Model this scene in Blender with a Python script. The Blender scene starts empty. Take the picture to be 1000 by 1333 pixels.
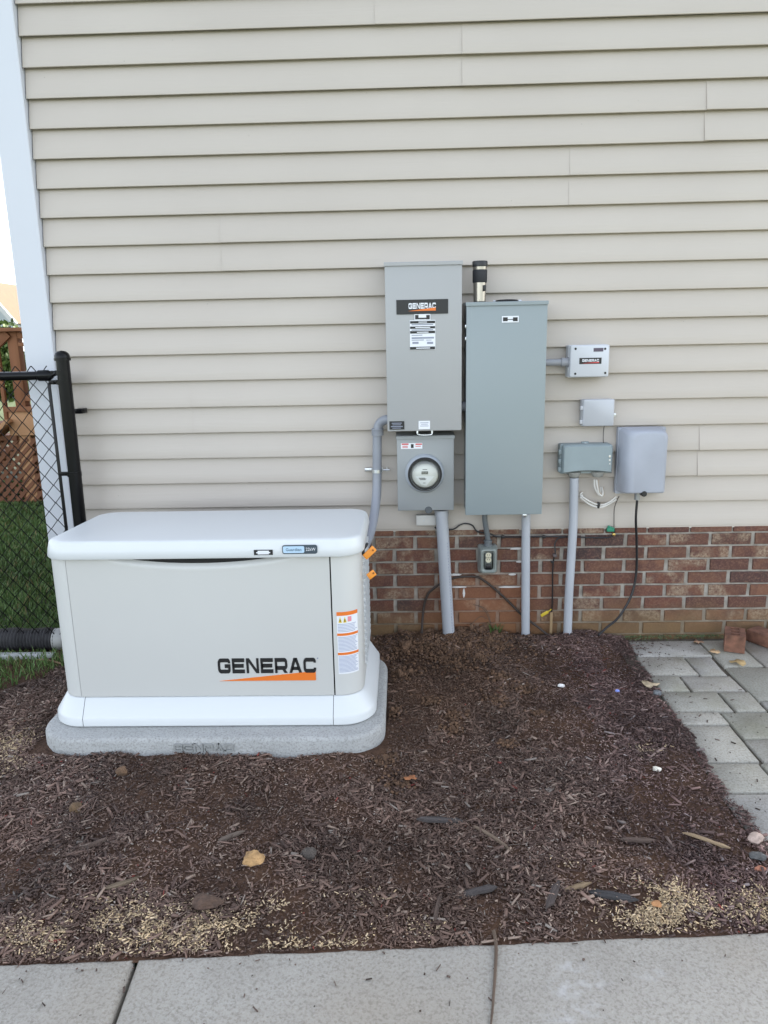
import bpy, bmesh, math, random
import numpy as np
from mathutils import Vector, Matrix
random.seed(7); RNG = np.random.default_rng(11)
S = bpy.context.scene
COL = S.collection
R = math.radians

# ------------------------------------------------------------------ camera, sky, sun, exposure
CAM_H, CAM_D, PITCH, ROLL, YAW, FPX = 1.52112, 3.61896, 0.22628, -0.02049, -0.02788, 957.6077
_fw = Vector((math.sin(YAW)*math.cos(PITCH), math.cos(YAW)*math.cos(PITCH), -math.sin(PITCH)))
_r0 = Vector((math.cos(YAW), -math.sin(YAW), 0)); _u0 = _r0.cross(_fw)
_rt = _r0*math.cos(ROLL) + _u0*math.sin(ROLL); _up = -_r0*math.sin(ROLL) + _u0*math.cos(ROLL)
CAM = Vector((0, -CAM_D, CAM_H))
cd = bpy.data.cameras.new('camera'); cam = bpy.data.objects.new('camera', cd); COL.objects.link(cam)
cd.sensor_fit = 'HORIZONTAL'; cd.sensor_width = 36; cd.lens = FPX/1000*36; cd.clip_start = .02; cd.clip_end = 400
cam.matrix_world = Matrix.Translation(CAM) @ Matrix((_rt, _up, -_fw)).transposed().to_4x4()
S.camera = cam

SUN_EL, SUN_AZ = 33, 46           # behind the house and to the right
w = bpy.data.worlds.new('World'); S.world = w; w.use_nodes = True
nt = w.node_tree; nt.nodes.clear()
sky = nt.nodes.new('ShaderNodeTexSky'); sky.sky_type = 'NISHITA'; sky.sun_disc = False
sky.sun_elevation = R(SUN_EL); sky.sun_rotation = R(SUN_AZ); sky.air_density = 1.0; sky.dust_density = 1.2; sky.ozone_density = 1.0
hs = nt.nodes.new('ShaderNodeHueSaturation'); hs.inputs['Saturation'].default_value = .42
bg = nt.nodes.new('ShaderNodeBackground'); bg.inputs[1].default_value = .15
out = nt.nodes.new('ShaderNodeOutputWorld')
nt.links.new(sky.outputs[0], hs.inputs['Color']); nt.links.new(hs.outputs[0], bg.inputs[0]); nt.links.new(bg.outputs[0], out.inputs[0])
sd = bpy.data.lights.new('sun', 'SUN'); sd.energy = 3.6; sd.angle = R(.5); sd.color = (1, .93, .82)
sun = bpy.data.objects.new('sun', sd); COL.objects.link(sun)
sdir = Vector((math.cos(R(SUN_EL))*math.sin(R(SUN_AZ)), math.cos(R(SUN_EL))*math.cos(R(SUN_AZ)), math.sin(R(SUN_EL))))
sun.rotation_euler = sdir.to_track_quat('Z', 'Y').to_euler(); sun.location = (8, 8, 12)
S.view_settings.view_transform = 'Standard'; S.view_settings.look = 'None'; S.view_settings.gamma = 1
S.view_settings.exposure = 2.02; S.view_settings.use_curve_mapping = False

# ------------------------------------------------------------------ pixel -> point at a known depth or height
def _ray(u, v): return _fw + _rt*((u-500)/FPX) - _up*((v-666.5)/FPX)
def WY(u, v, y):
    d = _ray(u, v); return CAM + d*((y+CAM_D)/d.y)
def GZ(u, v, z=0):
    d = _ray(u, v); return CAM + d*((z-CAM_H)/d.z)

# ------------------------------------------------------------------ materials
MATS = {}
def mat(name, col, rough=.5, metal=0, spec=.5, bump=None, var=None, emis=None):
    """bump=(scale, strength, stretch xyz) ; var=(scale, amount, stretch)"""
    if name in MATS: return MATS[name]
    m = bpy.data.materials.new(name); m.use_nodes = True; n = m.node_tree; p = n.nodes['Principled BSDF']
    p.inputs['Base Color'].default_value = (*col, 1); p.inputs['Roughness'].default_value = rough
    p.inputs['Metallic'].default_value = metal; p.inputs['Specular IOR Level'].default_value = spec
    geo = n.nodes.new('ShaderNodeNewGeometry')
    def noise(scale, st, detail=4):
        mp = n.nodes.new('ShaderNodeMapping'); mp.inputs['Scale'].default_value = st
        n.links.new(geo.outputs['Position'], mp.inputs['Vector'])
        t = n.nodes.new('ShaderNodeTexNoise'); t.inputs['Scale'].default_value = scale; t.inputs['Detail'].default_value = detail
        n.links.new(mp.outputs[0], t.inputs['Vector']); return t
    if var:
        sc, amt = var[0], var[1]; st = var[2] if len(var) > 2 else (1, 1, 1)
        t = noise(sc, st, 6); mr = n.nodes.new('ShaderNodeMapRange')
        mr.inputs['From Min'].default_value = .25; mr.inputs['From Max'].default_value = .75
        mr.inputs['To Min'].default_value = 1-amt; mr.inputs['To Max'].default_value = 1+amt
        n.links.new(t.outputs[0], mr.inputs[0])
        mx = n.nodes.new('ShaderNodeVectorMath'); mx.operation = 'SCALE'; mx.inputs[0].default_value = col
        n.links.new(mr.outputs[0], mx.inputs['Scale']); n.links.new(mx.outputs[0], p.inputs['Base Color'])
        rr = n.nodes.new('ShaderNodeMapRange'); rr.inputs['To Min'].default_value = max(.02, rough-.08); rr.inputs['To Max'].default_value = min(1, rough+.12)
        n.links.new(t.outputs[0], rr.inputs[0]); n.links.new(rr.outputs[0], p.inputs['Roughness'])
    if bump:
        st = bump[2] if len(bump) > 2 else (1, 1, 1)
        t = noise(bump[0], st); b = n.nodes.new('ShaderNodeBump'); b.inputs['Strength'].default_value = bump[1]; b.inputs['Distance'].default_value = .003
        n.links.new(t.outputs[0], b.inputs['Height']); n.links.new(b.outputs[0], p.inputs['Normal'])
    MATS[name] = m; return m
def nodes_of(m): return m.node_tree, m.node_tree.nodes['Principled BSDF']
def ramp(n, stops):
    r = n.nodes.new('ShaderNodeValToRGB'); e = r.color_ramp.elements
    while len(e) < len(stops): e.new(.5)
    for i, (p, c) in enumerate(stops): e[i].position = p; e[i].color = (*c, 1)
    return r
def pos_noise(n, scale, st=(1, 1, 1), detail=4, rough=.5):
    geo = n.nodes.new('ShaderNodeNewGeometry'); mp = n.nodes.new('ShaderNodeMapping'); mp.inputs['Scale'].default_value = st
    n.links.new(geo.outputs['Position'], mp.inputs['Vector']); t = n.nodes.new('ShaderNodeTexNoise')
    t.inputs['Scale'].default_value = scale; t.inputs['Detail'].default_value = detail; t.inputs['Roughness'].default_value = rough
    n.links.new(mp.outputs[0], t.inputs['Vector']); return t
def mixc(n, fac, a, b, mode='MIX'):
    m = n.nodes.new('ShaderNodeMix'); m.data_type = 'RGBA'; m.blend_type = mode
    for s, v in ((m.inputs[0], fac), (m.inputs[6], a), (m.inputs[7], b)):
        if hasattr(v, 'is_output'): n.links.new(v, s)
        elif isinstance(v, tuple): s.default_value = (*v, 1)
        else: s.default_value = v
    return m.outputs[2]
def mrange(n, src, a, b, c=0, d=1):
    m = n.nodes.new('ShaderNodeMapRange'); m.inputs[1].default_value = a; m.inputs[2].default_value = b; m.inputs[3].default_value = c; m.inputs[4].default_value = d
    n.links.new(src, m.inputs[0]); return m.outputs[0]

def vinyl_mat():
    m = mat('beige_vinyl', (.6, .56, .49), .42, spec=.45); n, p = nodes_of(m)
    g = pos_noise(n, 70, (.06, 1, 1.3), 6, .65); d = pos_noise(n, 1.3, (1, 1, 1), 5)
    oi = n.nodes.new('ShaderNodeObjectInfo')
    c = mixc(n, mrange(n, d.outputs[0], .3, .7), (.445, .40, .355), (.49, .444, .394))
    c = mixc(n, mrange(n, oi.outputs['Random'], 0, 1, 0, .5), c, (.48, .433, .384))
    # sparse specks of dirt
    v = n.nodes.new('ShaderNodeTexVoronoi'); v.inputs['Scale'].default_value = 9
    geo = n.nodes.new('ShaderNodeNewGeometry'); n.links.new(geo.outputs['Position'], v.inputs['Vector'])
    sp = mrange(n, v.outputs['Distance'], .012, .03, .45, 0); c = mixc(n, sp, c, (.2, .17, .13))
    n.links.new(c, p.inputs['Base Color'])
    b = n.nodes.new('ShaderNodeBump'); b.inputs['Strength'].default_value = .3; b.inputs['Distance'].default_value = .003
    n.links.new(g.outputs[0], b.inputs['Height']); n.links.new(b.outputs[0], p.inputs['Normal'])
    return m
def brick_mat():
    m = mat('red_brick', (.2, .07, .045), .85, spec=.25); n, p = nodes_of(m)
    oi = n.nodes.new('ShaderNodeObjectInfo')
    r = ramp(n, [(0, (.125, .054, .039)), (.18, (.165, .072, .049)), (.34, (.095, .046, .037)), (.48, (.19, .092, .058)), (.62, (.115, .057, .041)), (.74, (.055, .038, .037)), (.86, (.15, .075, .05)), (1, (.145, .066, .046))])
    n.links.new(oi.outputs['Random'], r.inputs[0])
    g = pos_noise(n, 14, (1, 1, 1), 6, .65); f = pos_noise(n, 120, (1, 1, 1), 3)
    c = mixc(n, mrange(n, g.outputs[0], .42, .62, 0, .75), r.outputs[0], (.085, .042, .038))
    c = mixc(n, mrange(n, f.outputs[0], .45, .75, 0, .5), c, (.26, .15, .10))
    # cream face mottling on a few bricks
    k = n.nodes.new('ShaderNodeMath'); k.operation = 'MULTIPLY'; k.inputs[1].default_value = 7.31; n.links.new(oi.outputs['Random'], k.inputs[0])
    fr = n.nodes.new('ShaderNodeMath'); fr.operation = 'FRACT'; n.links.new(k.outputs[0], fr.inputs[0])
    on = mrange(n, fr.outputs[0], .60, .68); ms = pos_noise(n, 9, (1, 1, 1), 2); fs = pos_noise(n, 90, (1, 1, 1), 4, .7)
    a = n.nodes.new('ShaderNodeMath'); a.operation = 'MULTIPLY'; n.links.new(on, a.inputs[0]); n.links.new(mrange(n, ms.outputs[0], .46, .56), a.inputs[1])
    a2 = n.nodes.new('ShaderNodeMath'); a2.operation = 'MULTIPLY'; n.links.new(a.outputs[0], a2.inputs[0]); n.links.new(mrange(n, fs.outputs[0], .36, .64, 0, .85), a2.inputs[1])
    c = mixc(n, a2.outputs[0], c, (.33, .255, .18))
    c = stain(n, c)
    n.links.new(c, p.inputs['Base Color'])
    b = n.nodes.new('ShaderNodeBump'); b.inputs['Strength'].default_value = .5; b.inputs['Distance'].default_value = .004
    n.links.new(f.outputs[0], b.inputs['Height']); n.links.new(b.outputs[0], p.inputs['Normal'])
    return m
def stain(n, c):
    """clay soil splashed on the foot of the wall, washed orange right of the meter pipe"""
    geo = n.nodes.new('ShaderNodeNewGeometry'); sx = n.nodes.new('ShaderNodeSeparateXYZ'); n.links.new(geo.outputs['Position'], sx.inputs[0])
    nz = pos_noise(n, 5, (1, 1, 1), 4)
    def m2(op, a, b):
        q = n.nodes.new('ShaderNodeMath'); q.operation = op
        for s, v in ((q.inputs[0], a), (q.inputs[1], b)):
            if hasattr(v, 'is_output'): n.links.new(v, s)
            else: s.default_value = v
        return q.outputs[0]
    zz = m2('ADD', sx.outputs[2], m2('MULTIPLY', m2('SUBTRACT', nz.outputs[0], .5), .16))
    low = mrange(n, zz, .03, .20, 1, 0)
    c = mixc(n, m2('MULTIPLY', low, .62), c, (.20, .135, .06))
    dx = m2('ABSOLUTE', m2('SUBTRACT', sx.outputs[0], .42), 0)
    side = mrange(n, dx, .15, .42, 1, 0)
    up = mrange(n, zz, .25, .40, 1, 0)
    return mixc(n, m2('MULTIPLY', m2('MULTIPLY', side, up), .5), c, (.27, .11, .05))
def mortar_mat():
    m = mat('mortar', (.33, .30, .26), .9, spec=.2); n, p = nodes_of(m)
    g = pos_noise(n, 22, (1, 1, 1), 5); c = mixc(n, mrange(n, g.outputs[0], .35, .65), (.25, .225, .195), (.40, .37, .33)); c = stain(n, c)
    n.links.new(c, p.inputs['Base Color']); f = pos_noise(n, 150)
    b = n.nodes.new('ShaderNodeBump'); b.inputs['Strength'].default_value = .6; b.inputs['Distance'].default_value = .004
    n.links.new(f.outputs[0], b.inputs['Height']); n.links.new(b.outputs[0], p.inputs['Normal']); return m
def soil_mat():
    m = mat('mulch_soil', (.03, .02, .017), .95, spec=.15); n, p = nodes_of(m)
    g = pos_noise(n, 3, (1, 1, 1), 4); f = pos_noise(n, 70, (1, 1, 1), 5, .7)
    c = mixc(n, mrange(n, f.outputs[0], .35, .7), (.045, .027, .02), (.13, .078, .054))
    c = mixc(n, mrange(n, g.outputs[0], .48, .62, 0, .6), c, (.12, .068, .042))
    n.links.new(c, p.inputs['Base Color'])
    b = n.nodes.new('ShaderNodeBump'); b.inputs['Strength'].default_value = .9; b.inputs['Distance'].default_value = .012
    n.links.new(f.outputs[0], b.inputs['Height']); n.links.new(b.outputs[0], p.inputs['Normal']); return m
def tint_mat(name, rough=.8, spec=.3, transl=False):
    m = mat(name, (.1, .1, .1), rough, spec=spec); n, p = nodes_of(m)
    a = n.nodes.new('ShaderNodeAttribute'); a.attribute_name = 'tint'; n.links.new(a.outputs[0], p.inputs['Base Color'])
    return m
def concrete_mat(name, a, b, sc=1, chalk=False):
    m = mat(name, a, .85, spec=.3); n, p = nodes_of(m)
    g = pos_noise(n, 3*sc, (1, 1, 1), 6, .6); f = pos_noise(n, 160, (1, 1, 1), 4, .7); ag = pos_noise(n, 120, (1, 1, 1), 3, .7)
    c = mixc(n, mrange(n, g.outputs[0], .3, .7), a, b)
    c = mixc(n, mrange(n, ag.outputs[0], .48, .64, 0, .6), c, (a[0]*.62, a[1]*.60, a[2]*.56))
    c = mixc(n, mrange(n, f.outputs[0], .55, .75, 0, .5), c, (a[0]*.42, a[1]*.40, a[2]*.37))
    c = mixc(n, mrange(n, f.outputs[0], .42, .25, 0, .5), c, (.60, .58, .55))
    if chalk:
        k = pos_noise(n, 2.2, (1, 1.6, 1), 3); k2 = pos_noise(n, 40, (1, 1, 1), 4)
        q = n.nodes.new('ShaderNodeMath'); q.operation = 'MULTIPLY'; n.links.new(mrange(n, k.outputs[0], .60, .70), q.inputs[0]); n.links.new(mrange(n, k2.outputs[0], .45, .65, 0, .6), q.inputs[1])
        c = mixc(n, q.outputs[0], c, (.72, .74, .78))
        s = pos_noise(n, 1.5, (1, 1, 1), 5); c = mixc(n, mrange(n, s.outputs[0], .48, .7, 0, .5), c, (.25, .205, .15))
    n.links.new(c, p.inputs['Base Color'])
    ad = n.nodes.new('ShaderNodeMath'); ad.operation = 'ADD'; n.links.new(f.outputs[0], ad.inputs[0]); n.links.new(ag.outputs[0], ad.inputs[1])
    b_ = n.nodes.new('ShaderNodeBump'); b_.inputs['Strength'].default_value = .7; b_.inputs['Distance'].default_value = .004
    n.links.new(ad.outputs[0], b_.inputs['Height']); n.links.new(b_.outputs[0], p.inputs['Normal']); return m
def paver_mat():
    m = concrete_mat('bluestone_paver', (.355, .33, .29), (.45, .425, .38), 1.5); n, p = nodes_of(m)
    src = p.inputs['Base Color'].links[0].from_socket; oi = n.nodes.new('ShaderNodeObjectInfo')
    r = ramp(n, [(0, (.88, .91, .88)), (.5, (1, 1, 1)), (1, (.97, 1.0, 1.05))]); n.links.new(oi.outputs['Random'], r.inputs[0])
    c = mixc(n, 1.0, src, r.outputs[0], 'MULTIPLY')
    g = pos_noise(n, 4, (1, 1, 1), 5); c = mixc(n, mrange(n, g.outputs[0], .52, .68, 0, .4), c, (.2, .19, .12))
    n.links.new(c, p.inputs['Base Color']); return m
def wood_mat(name, a, b):
    m = mat(name, a, .75, spec=.25); n, p = nodes_of(m); g = pos_noise(n, 12, (1, 1, .15), 5)
    n.links.new(mixc(n, mrange(n, g.outputs[0], .3, .7), a, b), p.inputs['Base Color']); return m
def glass_mat():
    m = bpy.data.materials.new('meter_glass'); m.use_nodes = True; n = m.node_tree; n.nodes.clear()
    o = n.nodes.new('ShaderNodeOutputMaterial'); t = n.nodes.new('ShaderNodeBsdfTransparent'); t.inputs[0].default_value = (.95, .95, .93, 1)
    g = n.nodes.new('ShaderNodeBsdfGlossy'); g.inputs['Roughness'].default_value = .04
    f = n.nodes.new('ShaderNodeFresnel'); f.inputs[0].default_value = 1.45; x = n.nodes.new('ShaderNodeMixShader')
    n.links.new(f.outputs[0], x.inputs[0]); n.links.new(t.outputs[0], x.inputs[1]); n.links.new(g.outputs[0], x.inputs[2]); n.links.new(x.outputs[0], o.inputs[0]); return m

VINYL, BRICK, MORTAR, SOIL, PAVER = vinyl_mat(), brick_mat(), mortar_mat(), soil_mat(), paver_mat()
SIDEWALK = concrete_mat('sidewalk_concrete', (.36, .34, .305), (.45, .43, .39), 1, True)
PADC = concrete_mat('pad_concrete', (.34, .345, .34), (.43, .435, .43), 2)
GLASS = glass_mat()
WHITE_TRIM = mat('white_trim', (.56, .58, .625), .4, var=(2, .03))
GEN_LIGHT = mat('generator_white', (.61, .635, .645), .32, var=(2, .02), bump=(300, .05))
GEN_BEIGE = mat('generator_bisque', (.52, .522, .505), .36, var=(1.6, .025), bump=(300, .06))
GEN_SIDE = mat('generator_side', (.555, .56, .545), .36, var=(1.6, .025), bump=(300, .06))
ATS_G = mat('switch_grey_paint', (.34, .345, .345), .38, var=(2, .03), bump=(400, .05))
PANEL_G = mat('panel_grey_paint', (.245, .285, .295), .36, var=(2, .03), bump=(400, .05))
METER_G = mat('meter_grey_paint', (.27, .285, .29), .4, var=(3, .04), bump=(400, .05))
PVC_G = mat('pvc_grey', (.29, .30, .33), .45, var=(8, .05))
PVC_L = mat('pvc_light_grey', (.39, .41, .445), .45, var=(8, .05))
FLEX_G = mat('flexible_conduit_grey', (.25, .265, .30), .38, var=(8, .04))
BOX_W = mat('box_light_grey', (.55, .57, .61), .45, var=(6, .04))
BOX_L = mat('box_lilac_grey', (.47, .485, .52), .45, var=(6, .04))
BOX_D = mat('box_bluegrey', (.335, .355, .405), .48, var=(5, .10))
BOX_GR = mat('box_green_grey', (.25, .30, .315), .5, var=(7, .08))
OUT_G = mat('outlet_cover_clear', (.22, .245, .23), .3, var=(10, .08))
BLACK = mat('black_plastic', (.012, .012, .014), .4)
BLACKC = mat('black_fence_coating', (.004, .004, .005), .28, spec=.22)
GAP = mat('dark_gap', (.01, .01, .01), .8)
ORANGE = mat('orange_print', (.72, .17, .02), .45)
ORANGE_T = mat('orange_tag_plastic', (.85, .30, .03), .45)
INK = mat('black_print', (.012, .012, .013), .45)
PAPER = mat('white_label', (.72, .74, .78), .5)
GREYINK = mat('grey_print', (.25, .27, .34), .6)
RED = mat('red_print', (.55, .06, .06), .5)
YEL = mat('yellow_print', (.75, .55, .04), .5)
BLUEP = mat('blue_badge', (.45, .62, .78), .35)
STEEL = mat('brushed_steel', (.42, .39, .35), .28, 1, bump=(60, .1, (1, 1, .02)))
GALV = mat('galvanised', (.62, .64, .66), .35, 1)
WIREW = mat('white_wire', (.62, .60, .56), .5)
GREENP = mat('green_clamp', (.02, .22, .13), .45)
CREAM = mat('cream_plastic', (.6, .56, .42), .4)
DRAIN = mat('drain_pipe_black', (.035, .034, .037), .55, var=(20, .35))
DECK = wood_mat('stained_deck_wood', (.20, .085, .042), (.27, .12, .06))
DECKL = wood_mat('light_deck_wood', (.38, .20, .10), (.46, .26, .14))
LATT = wood_mat('lattice_wood', (.15, .065, .035), (.2, .09, .05))
LATW = wood_mat('pale_lattice', (.42, .38, .3), (.5, .46, .38))
ROOFN = mat('tan_shingle', (.15, .10, .065), .9, var=(6, .12))
ROOFH = mat('dark_shingle', (.1, .09, .085), .9, var=(6, .2))
NWALL = mat('grey_blue_siding', (.40, .44, .48), .6, var=(3, .04))
LEAF = mat('leaf_green', (.06, .10, .025), .6, var=(4, .5))
BARK = mat('bark', (.1, .07, .05), .9, var=(8, .3))
CHIP, GRASSM = tint_mat('mulch_chip', .75, .35), tint_mat('grass_blade', .55, .3)

# ------------------------------------------------------------------ geometry helpers (all in world coordinates)
def tag(o, label=None, cat=None, group=None, kind=None):
    for k, v in (('label', label), ('category', cat), ('group', group), ('kind', kind)):
        if v: o[k] = v
    return o
def thing(name, loc, label, cat, group=None):
    o = bpy.data.objects.new(name, None); o.empty_display_size = .05; COL.objects.link(o); o.location = loc; return tag(o, label, cat, group)
def origin(o):
    p = Vector((0, 0, 0))
    while o: p += o.location; o = o.parent
    return p
def link(name, me, m, parent=None, loc=None):
    o = bpy.data.objects.new(name, me); COL.objects.link(o)
    if m is not None and not me.materials: me.materials.append(m)
    if parent: o.parent = parent
    if loc is not None: o.location = loc
    return o
def obj(name, bm, m, parent=None, smooth=True, loc=None, angle=35):
    """bm holds world coordinates; a part's mesh is stored relative to its thing"""
    base = origin(parent) if parent else (Vector(loc) if loc is not None else Vector((0, 0, 0)))
    if base.length: bmesh.ops.translate(bm, verts=bm.verts, vec=-base)
    bmesh.ops.recalc_face_normals(bm, faces=bm.faces)
    me = bpy.data.meshes.new(name); bm.to_mesh(me); bm.free()
    if smooth:
        me.shade_smooth(); me.set_sharp_from_angle(angle=R(angle))
    o = link(name, me, m, parent)
    if not parent and loc is not None: o.location = loc
    return o
def B(): return bmesh.new()
def box(bm, lo, hi, bev=0, seg=2):
    lo, hi = Vector(lo), Vector(hi)
    r = bmesh.ops.create_cube(bm, size=1, matrix=Matrix.Translation((lo+hi)/2) @ Matrix.Diagonal((*(hi-lo), 1)))
    if bev:
        es = list({e for v in r['verts'] for e in v.link_edges}); bmesh.ops.bevel(bm, geom=es, offset=bev, segments=seg, profile=.5, affect='EDGES')
    return bm
def obox(bm, mtx, size, bev=0):
    r = bmesh.ops.create_cube(bm, size=1, matrix=mtx @ Matrix.Diagonal((*size, 1)))
    if bev:
        es = list({e for v in r['verts'] for e in v.link_edges}); bmesh.ops.bevel(bm, geom=es, offset=bev, segments=2, profile=.5, affect='EDGES')
    return bm
def bar(bm, a, b, wd, ht, up=(0, 0, 1), bev=0):
    a, b = Vector(a), Vector(b); z = (b-a); L = z.length; z.normalize(); x = Vector(up).cross(z)
    if x.length < 1e-4: x = Vector((1, 0, 0)).cross(z)
    x.normalize(); y = z.cross(x)
    m = Matrix((x, y, z)).transposed().to_4x4(); m.translation = (a+b)/2
    return obox(bm, m, (wd, ht, L), bev)
def smooth_pts(pts, n=8):
    P = [Vector(p) for p in pts]; P = [P[0]*2-P[1]] + P + [P[-1]*2-P[-2]]; o = []
    for i in range(1, len(P)-2):
        for k in range(n):
            t = k/n; a, b, c, d = P[i-1:i+3]
            o.append(.5*((2*b)+(c-a)*t+(2*a-5*b+4*c-d)*t*t+(3*b-a-3*c+d)*t**3))
    o.append(P[-2]); return o
def tube(bm, pts, r, seg=10, cap=True):
    P = [Vector(p) for p in pts]; rs = r if isinstance(r, (list, tuple)) else [r]*len(P); rings = []
    t0 = (P[1]-P[0]).normalized(); x = t0.orthogonal().normalized()
    for i, p in enumerate(P):
        t = (P[min(i+1, len(P)-1)]-P[max(i-1, 0)]).normalized(); x = (x - t*x.dot(t)).normalized(); y = t.cross(x)
        rings.append([bm.verts.new(p+(x*math.cos(2*math.pi*k/seg)+y*math.sin(2*math.pi*k/seg))*rs[i]) for k in range(seg)])
    for a, b in zip(rings, rings[1:]):
        for k in range(seg): bm.faces.new((a[k], a[(k+1) % seg], b[(k+1) % seg], b[k]))
    if cap: bm.faces.new(rings[0][::-1]); bm.faces.new(rings[-1])
    return bm
def lathe(bm, c, axis, prof, seg=40, cap0=True, cap1=True):
    """prof: (distance along axis, radius)"""
    a = Vector(axis).normalized(); x = a.orthogonal().normalized(); y = a.cross(x); c = Vector(c); rings = []
    for d, r in prof: rings.append([bm.verts.new(c+a*d+(x*math.cos(2*math.pi*k/seg)+y*math.sin(2*math.pi*k/seg))*r) for k in range(seg)])
    for p, q in zip(rings, rings[1:]):
        for k in range(seg): bm.faces.new((p[k], p[(k+1) % seg], q[(k+1) % seg], q[k]))
    if cap0: bm.faces.new(rings[0][::-1])
    if cap1: bm.faces.new(rings[-1])
    return bm
def rrect(x0, x1, y0, y1, rad, n=8):
    """counter-clockwise outline; rad = radius or four radii (front-left, front-right, back-right, back-left)"""
    r = rad if isinstance(rad, (list, tuple)) else (rad,)*4; o = []
    for (cx, cy, a0, rr) in ((x0+r[0], y0+r[0], 180, r[0]), (x1-r[1], y0+r[1], 270, r[1]), (x1-r[2], y1-r[2], 0, r[2]), (x0+r[3], y1-r[3], 90, r[3])):
        for k in range(n+1):
            a = R(a0+90*k/n); o.append((cx+rr*math.cos(a), cy+rr*math.sin(a)))
    return o
def loft(bm, rings, closed=True, cap0=True, cap1=True):
    V = [[bm.verts.new(p) for p in r] for r in rings]; n = len(V[0])
    for a, b in zip(V, V[1:]):
        for k in range(n if closed else n-1): bm.faces.new((a[k], a[(k+1) % n], b[(k+1) % n], b[k]))
    if closed and cap0: bm.faces.new(V[0][::-1])
    if closed and cap1: bm.faces.new(V[-1])
    return bm
def decal(bm, pts, y, th=.0012):
    """thin flat plate in an x-z plane, front face at y-th"""
    f = [bm.verts.new((p[0], y-th, p[1])) for p in pts]; b = [bm.verts.new((p[0], y+.0005, p[1])) for p in pts]
    bm.faces.new(f); n = len(pts)
    for k in range(n): bm.faces.new((f[k], f[(k+1) % n], b[(k+1) % n], b[k]))
    return bm
def rect(x0, x1, z0, z1): return [(x0, z0), (x1, z0), (x1, z1), (x0, z1)]
def pxrect(u0, v0, u1, v1, y):
    a, b = WY(u0, v0, y), WY(u1, v1, y); return rect(a.x, b.x, b.z, a.z)
def icos(bm, c, r, sub=2, jit=.2, sq=(1, 1, .8)):
    """a broken lump: a ball cut by random planes, then roughened"""
    v = bmesh.ops.create_icosphere(bm, subdivisions=sub, radius=1)['verts']
    cuts = []
    for _ in range(11):
        n = Vector((random.gauss(0, 1), random.gauss(0, 1), random.gauss(0, 1))).normalized(); cuts.append((n, random.uniform(1-jit*1.5, 1-jit*.2)))
    for q in v:
        d = q.co.copy()
        for n, h in cuts:
            e = d.dot(n)-h
            if e > 0: d -= n*e*.92
        d *= 1+random.uniform(-jit, jit)*.32
        q.co = Vector(c)+Vector((d.x*sq[0], d.y*sq[1], d.z*sq[2]))*r
    return bm

# extended bold block letters, drawn as strokes on a 1 x .74 cell
def stroke(bm, pts, wd, y, org, sc, closed=False, th=.0012):
    P = [Vector((p[0], p[1])) for p in pts]; P = [p for i, p in enumerate(P) if i == 0 or (p-P[i-1]).length > 1e-4]; n = len(P); L, Rr = [], []
    for i in range(n):
        d1 = (P[i]-P[i-1]) if i > 0 else (P[1]-P[0]); d2 = (P[i+1]-P[i]) if i < n-1 else (P[-1]-P[-2])
        d1.normalize(); d2.normalize(); n1 = Vector((-d1.y, d1.x)); n2 = Vector((-d2.y, d2.x)); m = (n1+n2)
        if m.length < 1e-3: m = n1.copy()
        m.normalize(); k = wd/2/max(.35, m.dot(n1)); L.append(P[i]+m*k); Rr.append(P[i]-m*k)
    for i in range(n-1):
        q = [L[i], Rr[i], Rr[i+1], L[i+1]]; decal(bm, [(org[0]+p.x*sc[0], org[1]+p.y*sc[1]) for p in q], y, th)
def arc(cx, cy, r, a0, a1, n=5): return [(cx+r*math.cos(R(a0+(a1-a0)*k/n)), cy+r*math.sin(R(a0+(a1-a0)*k/n))) for k in range(n+1)]
def letter(bm, ch, y, org, sc, th=.0012):
    t = .19; h = .74; a = t/2; r = .15
    def st(p): stroke(bm, p, t, y, org, sc, th=th)
    def pg(p): decal(bm, [(org[0]+q[0]*sc[0], org[1]+q[1]*sc[1]) for q in p], y+.0003, th)
    if ch in 'GC':
        p = [(1-a, .50), (1-a, h-a-.10)] + arc(1-a-.1, h-a-.1, .1, 0, 90)[1:] + arc(a+r, h-a-r, r, 90, 180) + arc(a+r, a+r, r, 180, 270) + arc(1-a-.1, a+.1, .1, 270, 360)
        if ch == 'G': p += [(1-a, .36), (.55, .36)]
        else: p += [(1-a, .25)]
        st(p)
    elif ch == 'E': st([(1, h-a), (a, h-a), (a, a), (1, a)]); st([(a, h/2), (.93, h/2)])
    elif ch == 'N': st([(a, 0), (a, h)]); st([(1-a, 0), (1-a, h)]); decal(bm, [(org[0]+p[0]*sc[0], org[1]+p[1]*sc[1]) for p in [(0, h), (.24, h), (1, 0), (.76, 0)][::-1]], y+.0003, th)
    elif ch == 'R':
        st([(a, 0), (a, h-a), (1-a-.12, h-a)] + arc(1-a-.12, h-a-.12, .12, 90, 0) + arc(1-a-.12, .25+.12, .12, 0, -90)+[(a, .25)]); pg([(.50, .25), (.74, .25), (1, 0), (.74, 0)])
    elif ch == 'A':
        pg([(0, 0), (.22, 0), (.60, h), (.36, h)]); pg([(.78, 0), (1, 0), (.64, h), (.42, h)]); pg([(.2, .14), (.8, .14), (.7, .30), (.28, .30)])
    elif ch == 'P': st([(a, 0), (a, h-a), (1-a-.12, h-a)] + arc(1-a-.12, h-a-.12, .12, 90, 0) + arc(1-a-.12, .25+.12, .12, 0, -90)+[(a, .25)])
    elif ch == 'D': st([(a, a), (a, h-a), (1-a-.15, h-a)] + arc(1-a-.15, h-a-.15, .15, 90, 0) + arc(1-a-.15, a+.15, .15, 0, -90)+[(0, a)])
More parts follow.
